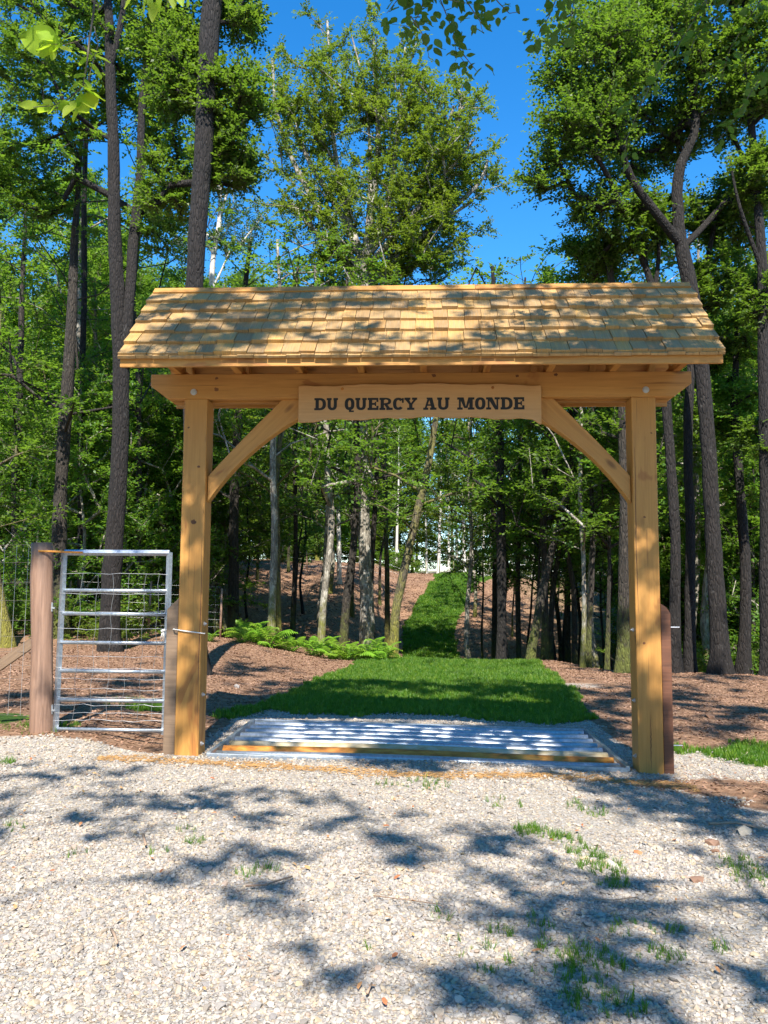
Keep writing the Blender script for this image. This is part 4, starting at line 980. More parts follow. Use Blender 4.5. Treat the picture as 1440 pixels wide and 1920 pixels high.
    # --- trunk row seen through the opening: (label, y, pts, bark)
    row = [
     ('twin pale trunk, left stem of the pair behind the ferns', 15.0, [(508,1188,16),(510,1100,14),(514,1000,13),(512,900,13),(513,830,12),(518,740,11),(525,600,9),(520,450,5)], 'bark_light'),
     ('twin pale trunk, greyer right stem of the pair behind the ferns', 15.3, [(521,1188,14),(520,1100,12),(521,1000,11),(520,900,10),(528,800,9),(545,650,8),(560,500,5)], 'bark_moss'),
     ('dark trunk with mossy foot between the left post and the twin trunks', 19.0, [(438,1150,22),(440,1080,20),(441,980,18),(442,880,17),(448,760,15),(455,600,12),(470,450,7)], 'bark_dark'),
     ('thin dark trunk right of the twin pale trunks', 22.0, [(549,1130,11),(552,1050,9),(554,950,8),(553,820,8),(556,600,7),(560,480,4)], 'bark_dark'),
     ('slightly leaning pale trunk left of the dark leaning trunk', 15.6, [(600,1197,15),(606,1120,13),(615,1040,12),(622,980,13),(615,900,12),(612,800,11),(600,640,9),(590,500,5)], 'bark_light'),
     ('black trunk leaning right beside the bright patched trunk', 16.2, [(641,1200,17),(648,1120,15),(660,1040,14),(668,960,13),(672,880,12),(665,700,10),(650,520,6)], 'bark_dark'),
     ('slim dark trunk just right of the bright patched trunk', 18.0, [(702,1180,13),(697,1100,10),(700,1000,10),(706,900,9),(705,780,9),(720,600,7),(730,480,4)], 'bark_dark'),
     ('mossy trunk leaning right at the left edge of the grass track', 13.6, [(736,1222,18),(744,1140,16),(757,1080,16),(768,1030,16),(782,960,15),(796,900,14),(806,850,13),(816,790,11),(830,700,9),(850,560,5)], 'bark_moss'),
     ('yellow mossy short trunk on the slope left of the grass track', 27.0, [(726,1122,11),(727,1060,9),(724,980,8),(722,880,8),(718,700,6),(715,560,3)], 'bark_moss'),
     ('pinkish pale slim trunk far behind the leaning trunks', 38.0, [(637,1068,9),(634,1000,8),(632,920,8),(630,800,7),(626,620,5)], 'bark_birch'),
     ('straight dark trunk right of the grass track', 14.4, [(940,1230,20),(940,1120,17),(941,1000,17),(940,880,15),(937,780,14),(932,640,11),(925,500,6)], 'bark_oak'),
     ('thin dark trunk close behind the straight dark trunk', 24.0, [(926,1132,11),(926,1040,10),(925,930,9),(928,800,8),(935,640,6)], 'bark_dark'),
     ('narrow upright trunk right of the straight dark trunk', 20.0, [(972,1180,10),(973,1080,9),(974,960,9),(975,850,8),(975,700,7),(985,520,4)], 'bark_dark'),
     ('crooked dark trunk leaning right in the shaded hollow', 13.4, [(992,1237,18),(1004,1180,15),(1018,1110,15),(1030,1060,14),(1046,1000,13),(1064,960,11),(1072,880,9),(1076,780,7),(1090,620,4)], 'bark_dark'),
     ('upright dark trunk behind the crooked leaning trunk', 15.4, [(1020,1212,14),(1021,1120,12),(1020,1000,12),(1020,900,12),(1026,850,11),(1036,800,10),(1040,640,8),(1030,500,4)], 'bark_dark'),
     ('left of two thin stems standing close before the right post', 11.8, [(1092,1246,10),(1095,1160,9),(1095,1040,8),(1090,930,8),(1092,800,7),(1085,640,4)], 'bark_light'),
     ('right of two thin black stems standing close before the right post', 12.0, [(1102,1248,11),(1104,1170,9),(1110,1080,9),(1112,980,8),(1110,850,8),(1115,700,5)], 'bark_dark'),
     ('slender grey stem nearest the black trunk by the right post', 12.8, [(1138,1248,10),(1140,1160,8),(1144,1050,7),(1146,930,7),(1142,800,6),(1138,650,4)], 'bark_dark'),
     ('dark trunk in the hollow behind the two thin stems', 21.0, [(1064,1180,12),(1066,1080,11),(1068,960,10),(1072,820,10),(1068,640,7)], 'bark_dark'),
     ('massive dark trunk left of the double-stemmed pale tree', 12.5, [(112,1180,34),(108,1080,29),(112,980,26),(120,860,24),(127,740,24),(132,620,21),(138,480,16),(150,340,10),(158,200,5)], 'bark_dark'),
     ('pale stem of the tree between the dark trunk and the slim oak', 18.0, [(160,1130,16),(158,1050,15),(158,990,14),(152,920,14),(149,830,13),(148,740,12),(150,620,10),(152,480,8),(158,330,4)], 'bark_light'),
     ('yellowish forked stem behind the pale stem near the metal gate', 18.3, [(166,1130,12),(165,1040,12),(166,960,9),(172,900,9),(178,820,8),(177,740,8),(180,640,7),(176,520,4)], 'bark_moss'),
     ('mossy trunk cut by the left edge behind the leaning plank', 10.5, [(16,1225,26),(6,1160,22),(-8,1080,20),(-20,980,19),(-30,800,16),(-30,600,9)], 'bark_moss'),
     ('small mossy curved trunk seen through the metal gate', 21.0, [(148,1128,12),(142,1080,10),(134,1040,9),(130,960,8),(126,860,5)], 'bark_moss'),
     ('slender stem leaning left behind the metal gate middle', 17.0, [(256,1150,9),(246,1080,7),(236,1020,6),(230,940,6),(228,860,4)], 'bark_light'),
     ('dark trunk at far left edge above the wire fence', 16.0, [(40,1150,18),(34,1050,16),(30,900,15),(36,740,13),(44,560,10),(50,380,6)], 'bark_dark'),
     ('thin dark trunk in the upper left rising among leaves', 15.0, [(150,1145,10),(151,760,11),(155,600,11),(158,430,11),(160,300,10),(163,200,8),(168,80,4)], 'bark_oak'),
     ('dark stem between the slim oak and the ivy-clad oak', 16.0, [(262,1160,12),(262,900,11),(258,700,10),(250,560,10),(262,440,9),(270,300,7),(276,180,4)], 'bark_dark'),
    ]
    for i, (lab, y, pts, bk) in enumerate(row):
        T = tk(pts, y); rs2 = np.random.RandomState(100+i)
        top = pts[-1]; n_ = len(pts)
        tg = []
        h_top = T[0][-1]; z0_ = T[0][0][2]; Ht = h_top[2]-z0_
        sun_side = 1
        for j in range(46 if Ht > 8 else 30):
            u_ = rs2.uniform(.38, 1.03); zz = z0_+Ht*u_; k = np.interp(zz, T[0][:, 2], np.arange(n_)); xx = np.interp(k, np.arange(n_), T[0][:, 0]); yy = np.interp(k, np.arange(n_), T[0][:, 1])
            rad = Ht*(.06+.17*math.sin(min(1, (1.14-u_)/.8)*math.pi*.9)); a_ = rs2.uniform(0, 6.28)
            q = rs2.uniform(.5, 1)**.5*rad; tg.append((xx+q*math.cos(a_), yy+q*math.sin(a_), zz+rs2.normal(0, .2)))
        make_tree('forest_tree', lab, 'tree', [T], np.array(tg), M[bk], M['leaf_beech' if i % 3 else 'leaf_oak'], seed=200+i, K=6, Mv=11, tw=.75, ll=.12, lw=.07, flat=.25, start_free=Ht*.18, flare=.35)
    # --- prototypes, copied over the wood
    def proto(kind, seed):
        rs2 = np.random.RandomState(seed)
        if kind == 'tall':
            Ht = 17; xs_ = np.cumsum(rs2.normal(0, .25, 9)); T = (np.stack([xs_-xs_[0], np.cumsum(rs2.normal(0, .2, 9))*.5, np.linspace(0, Ht, 9)], 1), np.linspace(.19, .03, 9)); T[0][:, 1] -= T[0][0, 1]
            tg = []
            for j in range(270):
                u_ = rs2.uniform(.24, 1.04); rad = 3.6*math.sin(min(1, (1.12-u_)/.62)*math.pi*.55); a_ = rs2.uniform(0, 6.28); q = rs2.uniform(.1, 1)**.5*rad
                tg.append((np.interp(Ht*u_, T[0][:, 2], T[0][:, 0])+q*math.cos(a_), q*math.sin(a_), Ht*u_))
            return [T], np.array(tg), dict(K=8, Mv=10, tw=.9, ll=.15, lw=.09, flat=.4)
        if kind == 'understory':
            Ht = 8; T = (np.stack([np.cumsum(rs2.normal(0, .1, 6)), np.cumsum(rs2.normal(0, .1, 6)), np.linspace(0, Ht, 6)], 1), np.linspace(.07, .015, 6)); T[0][:, :2] -= T[0][0, :2]
            tg = []
            for lay in np.arange(.9, 8.3, .5):
                rad = 2.7*(1-.55*(lay/8.3)**1.5)
                for j in range(14):
                    a_ = rs2.uniform(0, 6.28); q = rs2.uniform(.2, 1)**.6*rad; tg.append((q*math.cos(a_), q*math.sin(a_), lay+rs2.normal(0, .10)-.0*q))
            return [T], np.array(tg), dict(K=7, Mv=13, tw=.8, ll=.10, lw=.062, flat=.10, arc=.1)
        if kind == 'edge':
            Ht = 14; T = (np.stack([np.cumsum(rs2.normal(0, .2, 7)), np.cumsum(rs2.normal(0, .2, 7)), np.linspace(0, Ht, 7)], 1), np.linspace(.15, .02, 7)); T[0][:, :2] -= T[0][0, :2]
            tg = []
            for j in range(300):
                u_ = rs2.uniform(.04, 1.02); rad = 3.0*(1-u_*.9)**.45; a_ = rs2.uniform(0, 6.28); q = rs2.uniform(.2, 1)**.5*rad
                tg.append((q*math.cos(a_), q*math.sin(a_), Ht*u_))
            return [T], np.array(tg), dict(K=7, Mv=10, tw=.9, ll=.17, lw=.11, flat=.35, start_free=.6)
        Ht = 1.6; T = (np.array([(0, 0, 0), (.05, 0, .6), (0, .05, 1.2)]), np.array([.03, .02, .01]))
        tg = rs2.normal(0, 1, (46, 3))*np.array([.75, .75, .38])+np.array([0, 0, .75]); tg[:, 2] = np.clip(tg[:, 2], .08, 2)
        return [T], tg, dict(K=7, Mv=9, tw=.38, ll=.09, lw=.055, flat=.8, start_free=.0, rk=.004, flare=0)
    def mk(kind, seed, name, label, cat, group, bark, leaf, loc):
        tr, tg, kw = proto(kind, seed); off = np.array([loc[0], loc[1], H(*loc)])
        tr = [(p_+off, r_) for p_, r_ in tr]
        kw.setdefault('start_free', 1.0 if kind == 'understory' else 4.0)
        return make_tree(name, label, cat, tr, tg+off, M[bark], M[leaf], group=group, seed=seed, **kw)
    gT, gU, gS = 'tall trees in the wood behind', 'low layered young beeches in the wood', 'leafy bushes under the trees'
    lT, lU, lS = 'tall leafy forest tree in the wood behind the gateway', 'young beech with layered sprays of leaves under the taller trees', 'low leafy green bush on the woodland floor'
    protoT = [mk('tall', 300+i, 'forest_tree', lT, 'tree', gT, ['bark_dark', 'bark_light', 'bark_oak', 'bark_moss'][i], ['leaf_beech', 'leaf_oak', 'leaf_horn', 'leaf_beech'][i], [(-14, 24), (13, 26), (-20, 18), (19, 34)][i]) for i in range(4)]
    protoU = [mk('understory', 320+i, 'young_beech', lU, 'tree', gU, 'bark_light', 'leaf_beech', [(-9.2, 17.5), (-13.6, 23), (12.5, 21)][i]) for i in range(3)]
    protoS = [mk('shrub', 340+i, 'bush', lS, 'bush', gS, 'twig', ['leaf_beech', 'leaf_oak', 'leaf_horn'][i], [(-11, 10.5), (9.4, 13.5), (11.8, 12.4)][i]) for i in range(3)]
    gN, lN = 'slender trunks of the thicket', 'slender straight trunk in the shaded thicket beyond the gateway'
    protoN = []
    for i in range(4):
        rs2 = np.random.RandomState(500+i); Ht = [12, 10, 13, 9][i]; n_ = 9
        T = (np.stack([np.cumsum(rs2.normal(0, .13, n_)), np.cumsum(rs2.normal(0, .1, n_)), np.linspace(0, Ht, n_)], 1), np.linspace([.10, .065, .12, .05][i], .02, n_)); T[0][:, :2] -= T[0][0, :2]
        tg = []
        for j in range(60):
            u_ = rs2.uniform(.36, 1.03); a_ = rs2.uniform(0, 6.28); q = rs2.uniform(.2, 1)**.5*Ht*.17; tg.append((q*math.cos(a_), q*math.sin(a_), Ht*u_))
        loc = [(3.9, 17.5), (5.2, 22), (-3.6, 21), (-5.4, 26)][i]; off = np.array([loc[0], loc[1], H(*loc)])
        protoN.append(make_tree('slender_tree', lN, 'tree', [(T[0]+off, T[1])], np.array(tg)+off, M[['bark_dark', 'bark_oak', 'bark_light', 'bark_dark'][i]], M[['leaf_beech', 'leaf_oak', 'leaf_horn', 'leaf_beech'][i]], group=gN, seed=510+i, K=6, Mv=10, tw=.7, ll=.12, lw=.07, flat=.2, start_free=Ht*.3, flare=.3))
    lE, gE = 'broad leafy tree closing the far edge of the wood', 'broad leafy trees at the far edge of the wood'
    protoE = [mk('edge', 360+i, 'forest_tree', lE, 'tree', gE, 'bark_light', ['leaf_beech', 'leaf_oak', 'leaf_horn'][i], [(-30, 50), (30, 48), (-24, 66)][i]) for i in range(3)]
    rp = np.random.RandomState(5)
    def gap(x_, y_):   # keep the grass track, the sky window and the bright clearing free
        d = y_-CY; px_ = 720+((x_-CX)+.0514*d)/d*FPX
        return px_
    spots = []
    # behind, in loose rows; sky window between px 860 and 1010 kept lower
    for y0, y1, n_, hs in ((22, 32, 26, .95), (32, 46, 34, 1.0), (62, 80, 34, 1.0), (80, 110, 30, 1.15)):
        k = 0; tries = 0
        while k < n_ and tries < 4000:
            tries += 1
            y_ = rp.uniform(y0, y1); lat = rp.uniform(-.62, .62)*(y_-CY); x_ = CX-.0514*(y_-CY)+lat; px_ = gap(x_, y_)
            if abs(x_-path_c(y_)) < path_w(y_)+1.5 and y_ < 60: continue
            if y_ < 76 and 800 < px_ < 1060: continue
            if y_ < 50 and 430 < px_ < 1200: continue
            if any(abs(x_-a)+abs(y_-b) < 2.6 for a, b, _ in spots): continue
            s_ = hs*rp.uniform(.75, 1.15)
            if 840 < px_ < 1100: s_ *= .72
            elif 430 < px_ <= 820: s_ *= .85
            spots.append((x_, y_, s_)); k += 1
    for i, (x_, y_, s_) in enumerate(spots):
        copy_tree(protoT[i % 4], lT, (x_, y_, H(x_, y_)-.05), rp.uniform(0, 6.28), (s_*rp.uniform(.85, 1.1), s_, s_*rp.uniform(.95, 1.05)))
    es = [(x_+rp.uniform(-.8, .8), 66+rp.uniform(0, 5)-.05*abs(x_), rp.uniform(.8, 1.15)) for x_ in np.arange(-42, 48, 3.6)]
    es += [(x_+rp.uniform(-.8, .8), 78+rp.uniform(0, 6), rp.uniform(1.0, 1.4)) for x_ in np.arange(-50, 56, 4.4)]
    es += [(x_+rp.uniform(-.8, .8), 53+rp.uniform(-2, 4), rp.uniform(.8, 1.1)) for x_ in np.arange(-34, -4, 3.4)]
    es += [(-13,30,.9),(-17,36,1),(-9.5,38,.9),(-20,26,1),(-24,32,1),(-15.5,22,.8),(-19,20,.85),(-5.5,41,.9),(14,30,.9),(17,26,.9),(20,32,1),(12.5,36,.9),(23,40,1),(17,42,1),(15.5,19.5,.75),(19,23,.85),(24,30,1),(8.8,42,.8)]
    low_ok = lambda x_, y_: not (y_ < 52 and 405 < gap(x_, y_) < 1225)
    es = [e for e in es if low_ok(e[0], e[1]) and not (e[1] < 76 and 800 < gap(e[0], e[1]) < 1075)]
    for i, (x_, y_, s_) in enumerate(es):
        copy_tree(protoE[i % 3], lE, (x_, y_, H(x_, y_)-.05), rp.uniform(0, 6.28), (s_, s_, s_*rp.uniform(.9, 1.1)))
    for px_, y_ in [(885,19),(905,26),(955,23),(990,27),(1005,17),(1040,18.5),(1050,25),(1076,16),(1085,22),(1120,15),(1128,20),(1150,17),(1160,24),(1020,30),(960,33),(1100,29),(890,36),(1045,36),(1215,14),(1300,17),(1330,14.5),(1365,19),(1415,15),
                    (410,22),(465,27),(482,36),(570,30),(618,36),(660,32),(712,38),(540,42),(395,34)]:
        x_ = P(px_, 1108, y_)[0]; s_ = rp.uniform(.8, 1.15)
        copy_tree(protoN[rp.randint(0, 4)], lN, (x_, y_, H(x_, y_)-.05), rp.uniform(0, 6.28), (s_, s_, s_))
    gP, lP = 'pale sunlit trunks in the clearing', 'pale sunlit slim trunk in the bright clearing at the end of the track'
    Tp = np.stack([.25*np.sin(np.linspace(0, 2, 8)), np.zeros(8), np.linspace(0, 13, 8)], 1); off = P(822, 1060, 63); off[2] = H(off[0], off[1])
    rs2 = np.random.RandomState(600); tg = np.array([(q*math.cos(a_), q*math.sin(a_), u_) for q, a_, u_ in zip(rs2.uniform(.2, 2, 60), rs2.uniform(0, 6.28, 60), rs2.uniform(4.5, 13.3, 60))])
    pp = make_tree('slender_tree', lP, 'tree', [(Tp+off, np.linspace(.15, .03, 8))], tg+off, M['bark_birch'], M['leaf_horn'], group=gP, seed=601, K=5, Mv=9, tw=.8, ll=.14, lw=.085, flat=.3, start_free=4)
    for px_, y_ in [(800,68),(842,64),(858,70),(872,63),(884,72),(905,66),(918,74),(960,64),(985,70),(1000,65),(1018,73),(1032,66),(1050,70),(780,72),(742,66),(1066,76)]:
        x_ = P(px_, 1060, y_)[0]; s_ = rp.uniform(.75, 1.15); copy_tree(pp, lP, (x_, y_, H(x_, y_)-.05), rp.uniform(0, 6.28), (s_, s_, s_), gP)
    us = [(-9.5,14.5,.9),(-12,17,1),(-8.2,20,1),(-5.2,19.5,.9),(-3.4,26,1),(-6.5,28,1.1),(-10,25,1.1),(-14,20,1.1),(-4,33,1.2),(-8,36,1.3),(-13,33,1.3),(-17,28,1.3),(-18,16,1.1),
          (6.2,17.5,.8),(9.5,24,1.0),(12.5,19,1.0),(7.5,28,1.0),(11,31,1.1),(14.5,24,1.1),(16.5,30,1.2),(9.8,15.2,.8),(12.2,14.6,.9),(14,17,1),(6.4,36,1.1),(13.5,38,1.2),(-1.6,31,1.0),(-22,22,1.2),(-11.5,11.5,.75),(-13.5,13.5,.9),(18.5,22,1.1),(-7,41,1.3),(-12,43,1.4),(-2.5,40,1.2),(3.9,20.5,.7),(10.2,18.0,.8),(-9,31,1.2),(-6.4,23.5,1.0),(-19,35,1.4),(8.9,33,1.2)]
    us = [e for e in us if low_ok(e[0], e[1]) and e[1] > 14]
    for i, (x_, y_, s_) in enumerate(us):
        copy_tree(protoU[i % 3], lU, (x_, y_, H(x_, y_)-.05), rp.uniform(0, 6.28), (s_, s_, s_*rp.uniform(.9, 1.15)))
    bs = [(8.6,12.2,.9),(10.4,11.6,1),(12.6,13.8,1.2),(9.8,13.0,1.1),(7.9,13.6,.8),(11.2,15.5,1.2),(13.8,16,1.3),(7.2,16,.9),(6.4,14.2,.7),(-13,11.5,1.1),(-9.8,12.5,.8),(-8.4,14,.8),(-15,13,1.2),(-12,15,1),(-7.6,11.8,.5),(-6.8,15.5,.6),(-10.5,16.5,.8)]
    for x_ in np.arange(-20, 30, 2.3): bs.append((x_+rp.uniform(-1, 1), 63.5+rp.uniform(-1.5, 6), rp.uniform(.9, 1.9)))
    for x_ in np.arange(-22, -3, 1.9): bs.append((x_+rp.uniform(-1, 1), 48+rp.uniform(-1, 5), rp.uniform(.8, 1.6)))
    bs = [e for e in bs if (low_ok(e[0], e[1]) or e[1] < 16.5) and not (e[1] > 55 and 800 < gap(e[0], e[1]) < 1075 and e[0]*7 % 3 > 1)]
    for i, (x_, y_, s_) in enumerate(bs):
        copy_tree(protoS[i % 3], lS, (x_, y_, H(x_, y_)-.03), rp.uniform(0, 6.28), (s_*1.1, s_*1.1, s_))
    DENSE = False
    for x_, y_, k_ in [(-12, -6, 0), (-13, 0, 1), (12.5, -5, 2), (13.5, 1, 0), (-13, -12, 1), (13, -13, 2), (-8, -27, 0), (0, -29, 1), (8, -27, 2), (-15, -21, 2), (16, -21, 0)]:
        copy_tree(protoE[k_], lE.replace('closing the far edge of the wood', 'outside the picture where the wood closes round the drive'), (x_, y_, H(x_, y_)-.05), rp.uniform(0, 6), (1, 1, 1), 'broad leafy trees outside the picture')
    # --- trees behind the viewer that shade the drive
    def up_from(p_, h_): return np.asarray(p_)+SUN*(h_-p_[2])/SUN[2]
    def blob(px_, py_, r_, n_, h_, rs_):
        c = up_from(PZ(px_, py_), h_); return c+rs_.normal(0, 1, (n_, 3))*np.array([r_, r_*.7, r_*.5])
    r3 = np.random.RandomState(77)
    LB = [(60,1450,.35,7),(20,1545,.16,3),(120,1530,.2,5),(180,1505,.2,3),(240,1455,.25,3),(320,1520,.2,4),(230,1560,.15,2),(400,1490,.25,4),(500,1492,.2,4),(520,1530,.14,3),(600,1500,.25,4),(660,1540,.2,5),(720,1570,.16,7),(760,1600,.12,4),(440,1600,.1,3),(545,1600,.1,3),(375,1632,.09,3),(300,1640,.1,2),(480,1662,.08,2),(400,1690,.1,1),(525,1712,.05,2),(590,1785,.06,1),(645,1835,.06,2),(-60,1480,.4,6),(330,1480,.3,2)]
    A = np.concatenate([blob(a, b, c, n_, 6.5+r3.uniform(0, 3), r3) for a, b, c, n_ in LB])
    RB = [(950,1600,.2,5),(900,1640,.16,4),(1000,1690,.15,5),(1100,1700,.14,4),(1160,1640,.12,4),(1050,1760,.14,5),(1150,1800,.13,6),(1000,1830,.12,4),(1100,1860,.12,7),(900,1870,.12,4),(1250,1700,.13,5),(1310,1750,.13,4),(1200,1900,.13,5),(1350,1860,.14,4),(850,1700,.13,3),(1250,1485,.3,24),(1400,1535,.3,30),(1330,1505,.3,24),(1180,1470,.2,12),(1080,1445,.3,8),(950,1430,.25,4),(1180,1460,.25,8),(1000,1560,.25,4),(1430,1600,.2,8),(860,1560,.2,3),(1420,1700,.2,5),(800,1850,.1,2),(1050,1640,.2,4),(1440,1480,.3,8)]
    B = np.concatenate([blob(a, b, c, n_, 6.5+r3.uniform(0, 3), r3) for a, b, c, n_ in RB])
    C_ = []
    for j in range(150):
        u_ = r3.uniform(-2.9, 2.9); 
        if r3.uniform() > .28+.62*(u_ > .3): continue
        s_ = r3.uniform(0, SLEN); C_.append(up_from((u_, EY+ux*s_, EZ+uz*s_), 9.5+r3.uniform(0, 2.5)))
    for j in range(40):
        u_ = r3.choice([-2.35, 2.35])+r3.normal(0, .12); zz = r3.uniform(.1, 3); C_.append(up_from((u_, 0, zz), 8.5+r3.uniform(0, 2)))
    for j in range(75):
        C_.append(up_from((r3.uniform(-2, 2.2), r3.uniform(.2, 2.4), 0), 7.5+r3.uniform(0, 2.5)))
    for j in range(34):
        C_.append(up_from((r3.uniform(-4.6, -2.6), r3.uniform(.4, 4), .6), 7.5+r3.uniform(0, 2.5)))
    for j in range(150):
        C_.append(up_from((r3.uniform(-6, 7), 4+r3.uniform(0, 1)**1.4*9.5, 0), 11+r3.uniform(0, 2.5)))
    big = []
    for (a, b, r_, n_) in [(540,1300,.6,10),(640,1285,.5,9),(760,1290,.6,9),(900,1300,.6,10),(1040,1300,.5,9),(1120,1320,.5,8),(620,1310,.5,8),(430,1270,.5,6),(1300,1300,.6,7),(1400,1330,.6,7),(1340,1360,.4,4),(1190,1300,.5,6),(480,1330,.3,6),(1150,1250,.6,4),(1330,1270,.6,4),(250,1300,.5,6),(180,1340,.4,5),(40,1330,.5,5)]:
        c_ = up_from(PZ(a, b), 11.5+r3.uniform(0, 2)); big.append(c_+r3.normal(0, 1, (n_*3, 3))*np.array([r_*.75, r_*.9, .3]))
    for (a, b, n_) in [(1225,1400,12),(1235,1440,12),(1215,1360,5),(1100,1425,6),(1000,1415,6),(900,1400,5),(600,1390,4),(750,1375,5),(950,1365,5),(500,1370,4),(1050,1370,8),(1000,1380,8),(1100,1400,8),(1130,1425,8),(880,1372,8),(820,1392,8),(700,1365,12),(560,1365,8),(960,1415,12),(1060,1385,14),(940,1380,14),(860,1378,12),(780,1378,8),(1010,1400,12),(900,1362,12),(620,1372,6),(1050,1425,8),(760,1360,6),(640,1358,6)]:
        c_ = up_from(P(a, b, 0) if a > 1195 else PZ(a, b), 9+r3.uniform(0, 1)); big.append(c_+r3.normal(0, 1, (n_, 3))*np.array([.14, .2, .1]))
    for (u_, v_, n_) in [(2.3,.3,5),(2.6,.9,5),(1.8,.8,5),(1.5,.35,5),(2.2,1.1,5),(1.1,1.1,4),(.2,.2,5),(-.4,.5,5),(-1,.9,4),(-1.8,.4,3),(-2.4,1.0,3),(-.2,1.1,4),(.6,.1,5),(2.7,.2,4),(1.9,.1,5),(-.9,.15,3),(-2.2,.2,2)]:
        c_ = up_from((u_, EY+ux*v_, EZ+uz*v_), 9.5+r3.uniform(0, 1.5)); big.append(c_+r3.normal(0, 1, (n_, 3))*np.array([.2, .15, .1]))
    dense = big[:18]; big = big[18:]
    for (a, b, y_, n_, r_) in [(830,50,-4.2,26,.28),(770,20,-4.2,14,.2),(900,20,-4.2,10,.2),(1045,30,-4.0,14,.2),(1300,60,-2.6,26,.4),(1400,90,-2.6,26,.4),(1200,170,-2.6,12,.25)]:
        c_ = up_from(P(a, b, y_), 8.2); dense.append(c_+r3.normal(0, 1, (n_, 3))*np.array([r_, r_, .15]))
    dense = np.concatenate(dense)
    C_ = np.concatenate([np.array(C_)]+big)
    C_ = C_[(C_[:, 2]-CZ) > .95*(C_[:, 1]-CY)]
    shade = []
    def stree(label, x0, y0, top, tgs, seed, leanx=0, **kw):
        z0_ = H(x0, y0); n_ = 9; zz = np.linspace(z0_, top, n_); T = (np.stack([x0+leanx*np.linspace(0, 1, n_)**1.5, y0+0*zz, zz], 1), np.linspace(.22, .05, n_))
        t = make_tree('beech_tree', label, 'tree', [T], tgs, M['bark_light'], M['leaf_beech'], seed=seed, start_free=3, arc=.05, **kw); shade.append(t); return t
    kwS = dict(K=5, Mv=8, tw=.24, ll=.075, lw=.05, flat=.35, rk=.0013)
    left_c = C_[C_[:, 0] < 0]; right_c = C_[C_[:, 0] >= 0]
    sA = stree('beech reaching in from the left whose bright leaves hang at the top left corner', -4.6, -13.5, 13, np.concatenate([A, left_c]), 400, 1.2, **kwS)
    sB = stree('beech reaching in from the right whose dark leaves hang in the sky at the top', 5.2, -12.5, 13, np.concatenate([B, right_c]), 401, -1.2, **kwS)
    dense = dense[(dense[:, 2]-CZ) > .85*(dense[:, 1]-CY)]
    stree('tall beech behind the viewer whose crown shades the grass mound', 6.6, -18.5, 14, dense, 402, .6, K=9, Mv=9, tw=.34, ll=.10, lw=.065, flat=.3, rk=.0013)
    # --- hanging branches with single large leaves
    def beech_leaf(k):
        n_ = 7; rs4 = np.random.RandomState(k); t_ = np.linspace(0, 1, n_); w_ = np.sin(t_**.85*math.pi)**.8*.30*(1-.12*t_); w_[0] = .0; w_[-1] = 0
        V = []; F = []
        bend = rs4.uniform(-.15, .25)
        for i in range(n_):
            zc = -bend*t_[i]**2; V += [(t_[i], -w_[i], zc+.05+.02*math.sin(i*2.2)), (t_[i], 0, zc), (t_[i], w_[i], zc+.05+.02*math.sin(i*1.7+1))]
        for i in range(n_-1):
            a_ = i*3; F += [[a_, a_+1, a_+4, a_+3], [a_+1, a_+2, a_+5, a_+4]]
        me = mesh('leaf', np.array(V), F, M['leaf_near'], True, {'lv': ('FACE', np.full(len(F), .3+.35*rs4.uniform()))}); return me
    bl = [beech_leaf(k) for k in range(4)]
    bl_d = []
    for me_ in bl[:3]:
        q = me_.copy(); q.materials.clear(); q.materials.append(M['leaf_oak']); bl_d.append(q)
    def hang(tree, stems, leaves, lab, size, dark=False, seed=0, start=None):
        rs5 = np.random.RandomState(seed); base = np.array(tree.location)
        mb = MB()
        for st_, r_ in stems: mb.tube(np.array(st_)-base, np.linspace(r_, r_*.35, len(st_)), 6)
        if start is not None: mb.tube(np.array([start[0], start[1], stems[0][0][0]])-base, np.array([.012, .008, stems[0][1]]), 6)
        b_ = obj('branch', mb.me('branch', M['twig'], True), tree, label=lab)
        for (pos, dr, ln) in leaves:
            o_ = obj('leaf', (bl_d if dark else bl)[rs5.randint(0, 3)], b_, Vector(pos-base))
            dr = np.array(dr)/np.linalg.norm(dr); upv = np.array([0, 0, 1.0])+rs5.normal(0, .45, 3)
            if not dark: upv = np.array([.1, -.75, .65])+rs5.normal(0, .4, 3)
            y_ = np.cross(upv, dr); y_ /= np.linalg.norm(y_); z_ = np.cross(dr, y_)
            o_.rotation_euler = Matrix(((dr[0], y_[0], z_[0]), (dr[1], y_[1], z_[1]), (dr[2], y_[2], z_[2]))).to_euler(); o_.scale = (ln, ln*(rs5.uniform(.95, 1.2) if dark else rs5.uniform(.75, .95)), ln)
        return b_
    yq = -5.35
    def Q(px_, py_, dy=0): return P(px_, py_, yq+dy)
    main = [Q(182,-60), Q(176,20), Q(168,70), Q(163,120), Q(156,160), Q(130,185), Q(100,198), Q(62,201)]
    side1 = [Q(168,66), Q(145,78), Q(120,84), Q(90,82)]
    side2 = [Q(177,50,.1), Q(184,85,.1), Q(176,110,.1), Q(168,140,.05), Q(163,180,.05), Q(150,205,.02)]
    LV = [((118,84),(45,72)),((100,78),(70,58)),((112,72),(96,62)),((108,74),(108,46)),((118,76),(136,70)),((95,86),(70,96)),((100,88),(98,106)),((112,88),(124,92)),((84,80),(70,92)),
          ((160,102),(148,96)),((163,108),(150,122)),((178,104),(203,116)),((172,96),(180,96)),((174,122),(188,146)),((160,140),(140,146)),((156,152),(132,168)),((150,160),(168,168)),((160,168),(194,188)),((164,176),(178,202)),((150,176),(150,212)),((146,198),(166,210)),((145,205),(138,228)),((130,190),(110,205)),((120,192),(138,212)),((100,198),(84,190)),((92,199),(72,210)),((75,200),(36,196)),((142,190),(120,218)),((110,196),(92,212)),((160,150),(168,164)),((148,170),(158,190))]
    lv_ = []
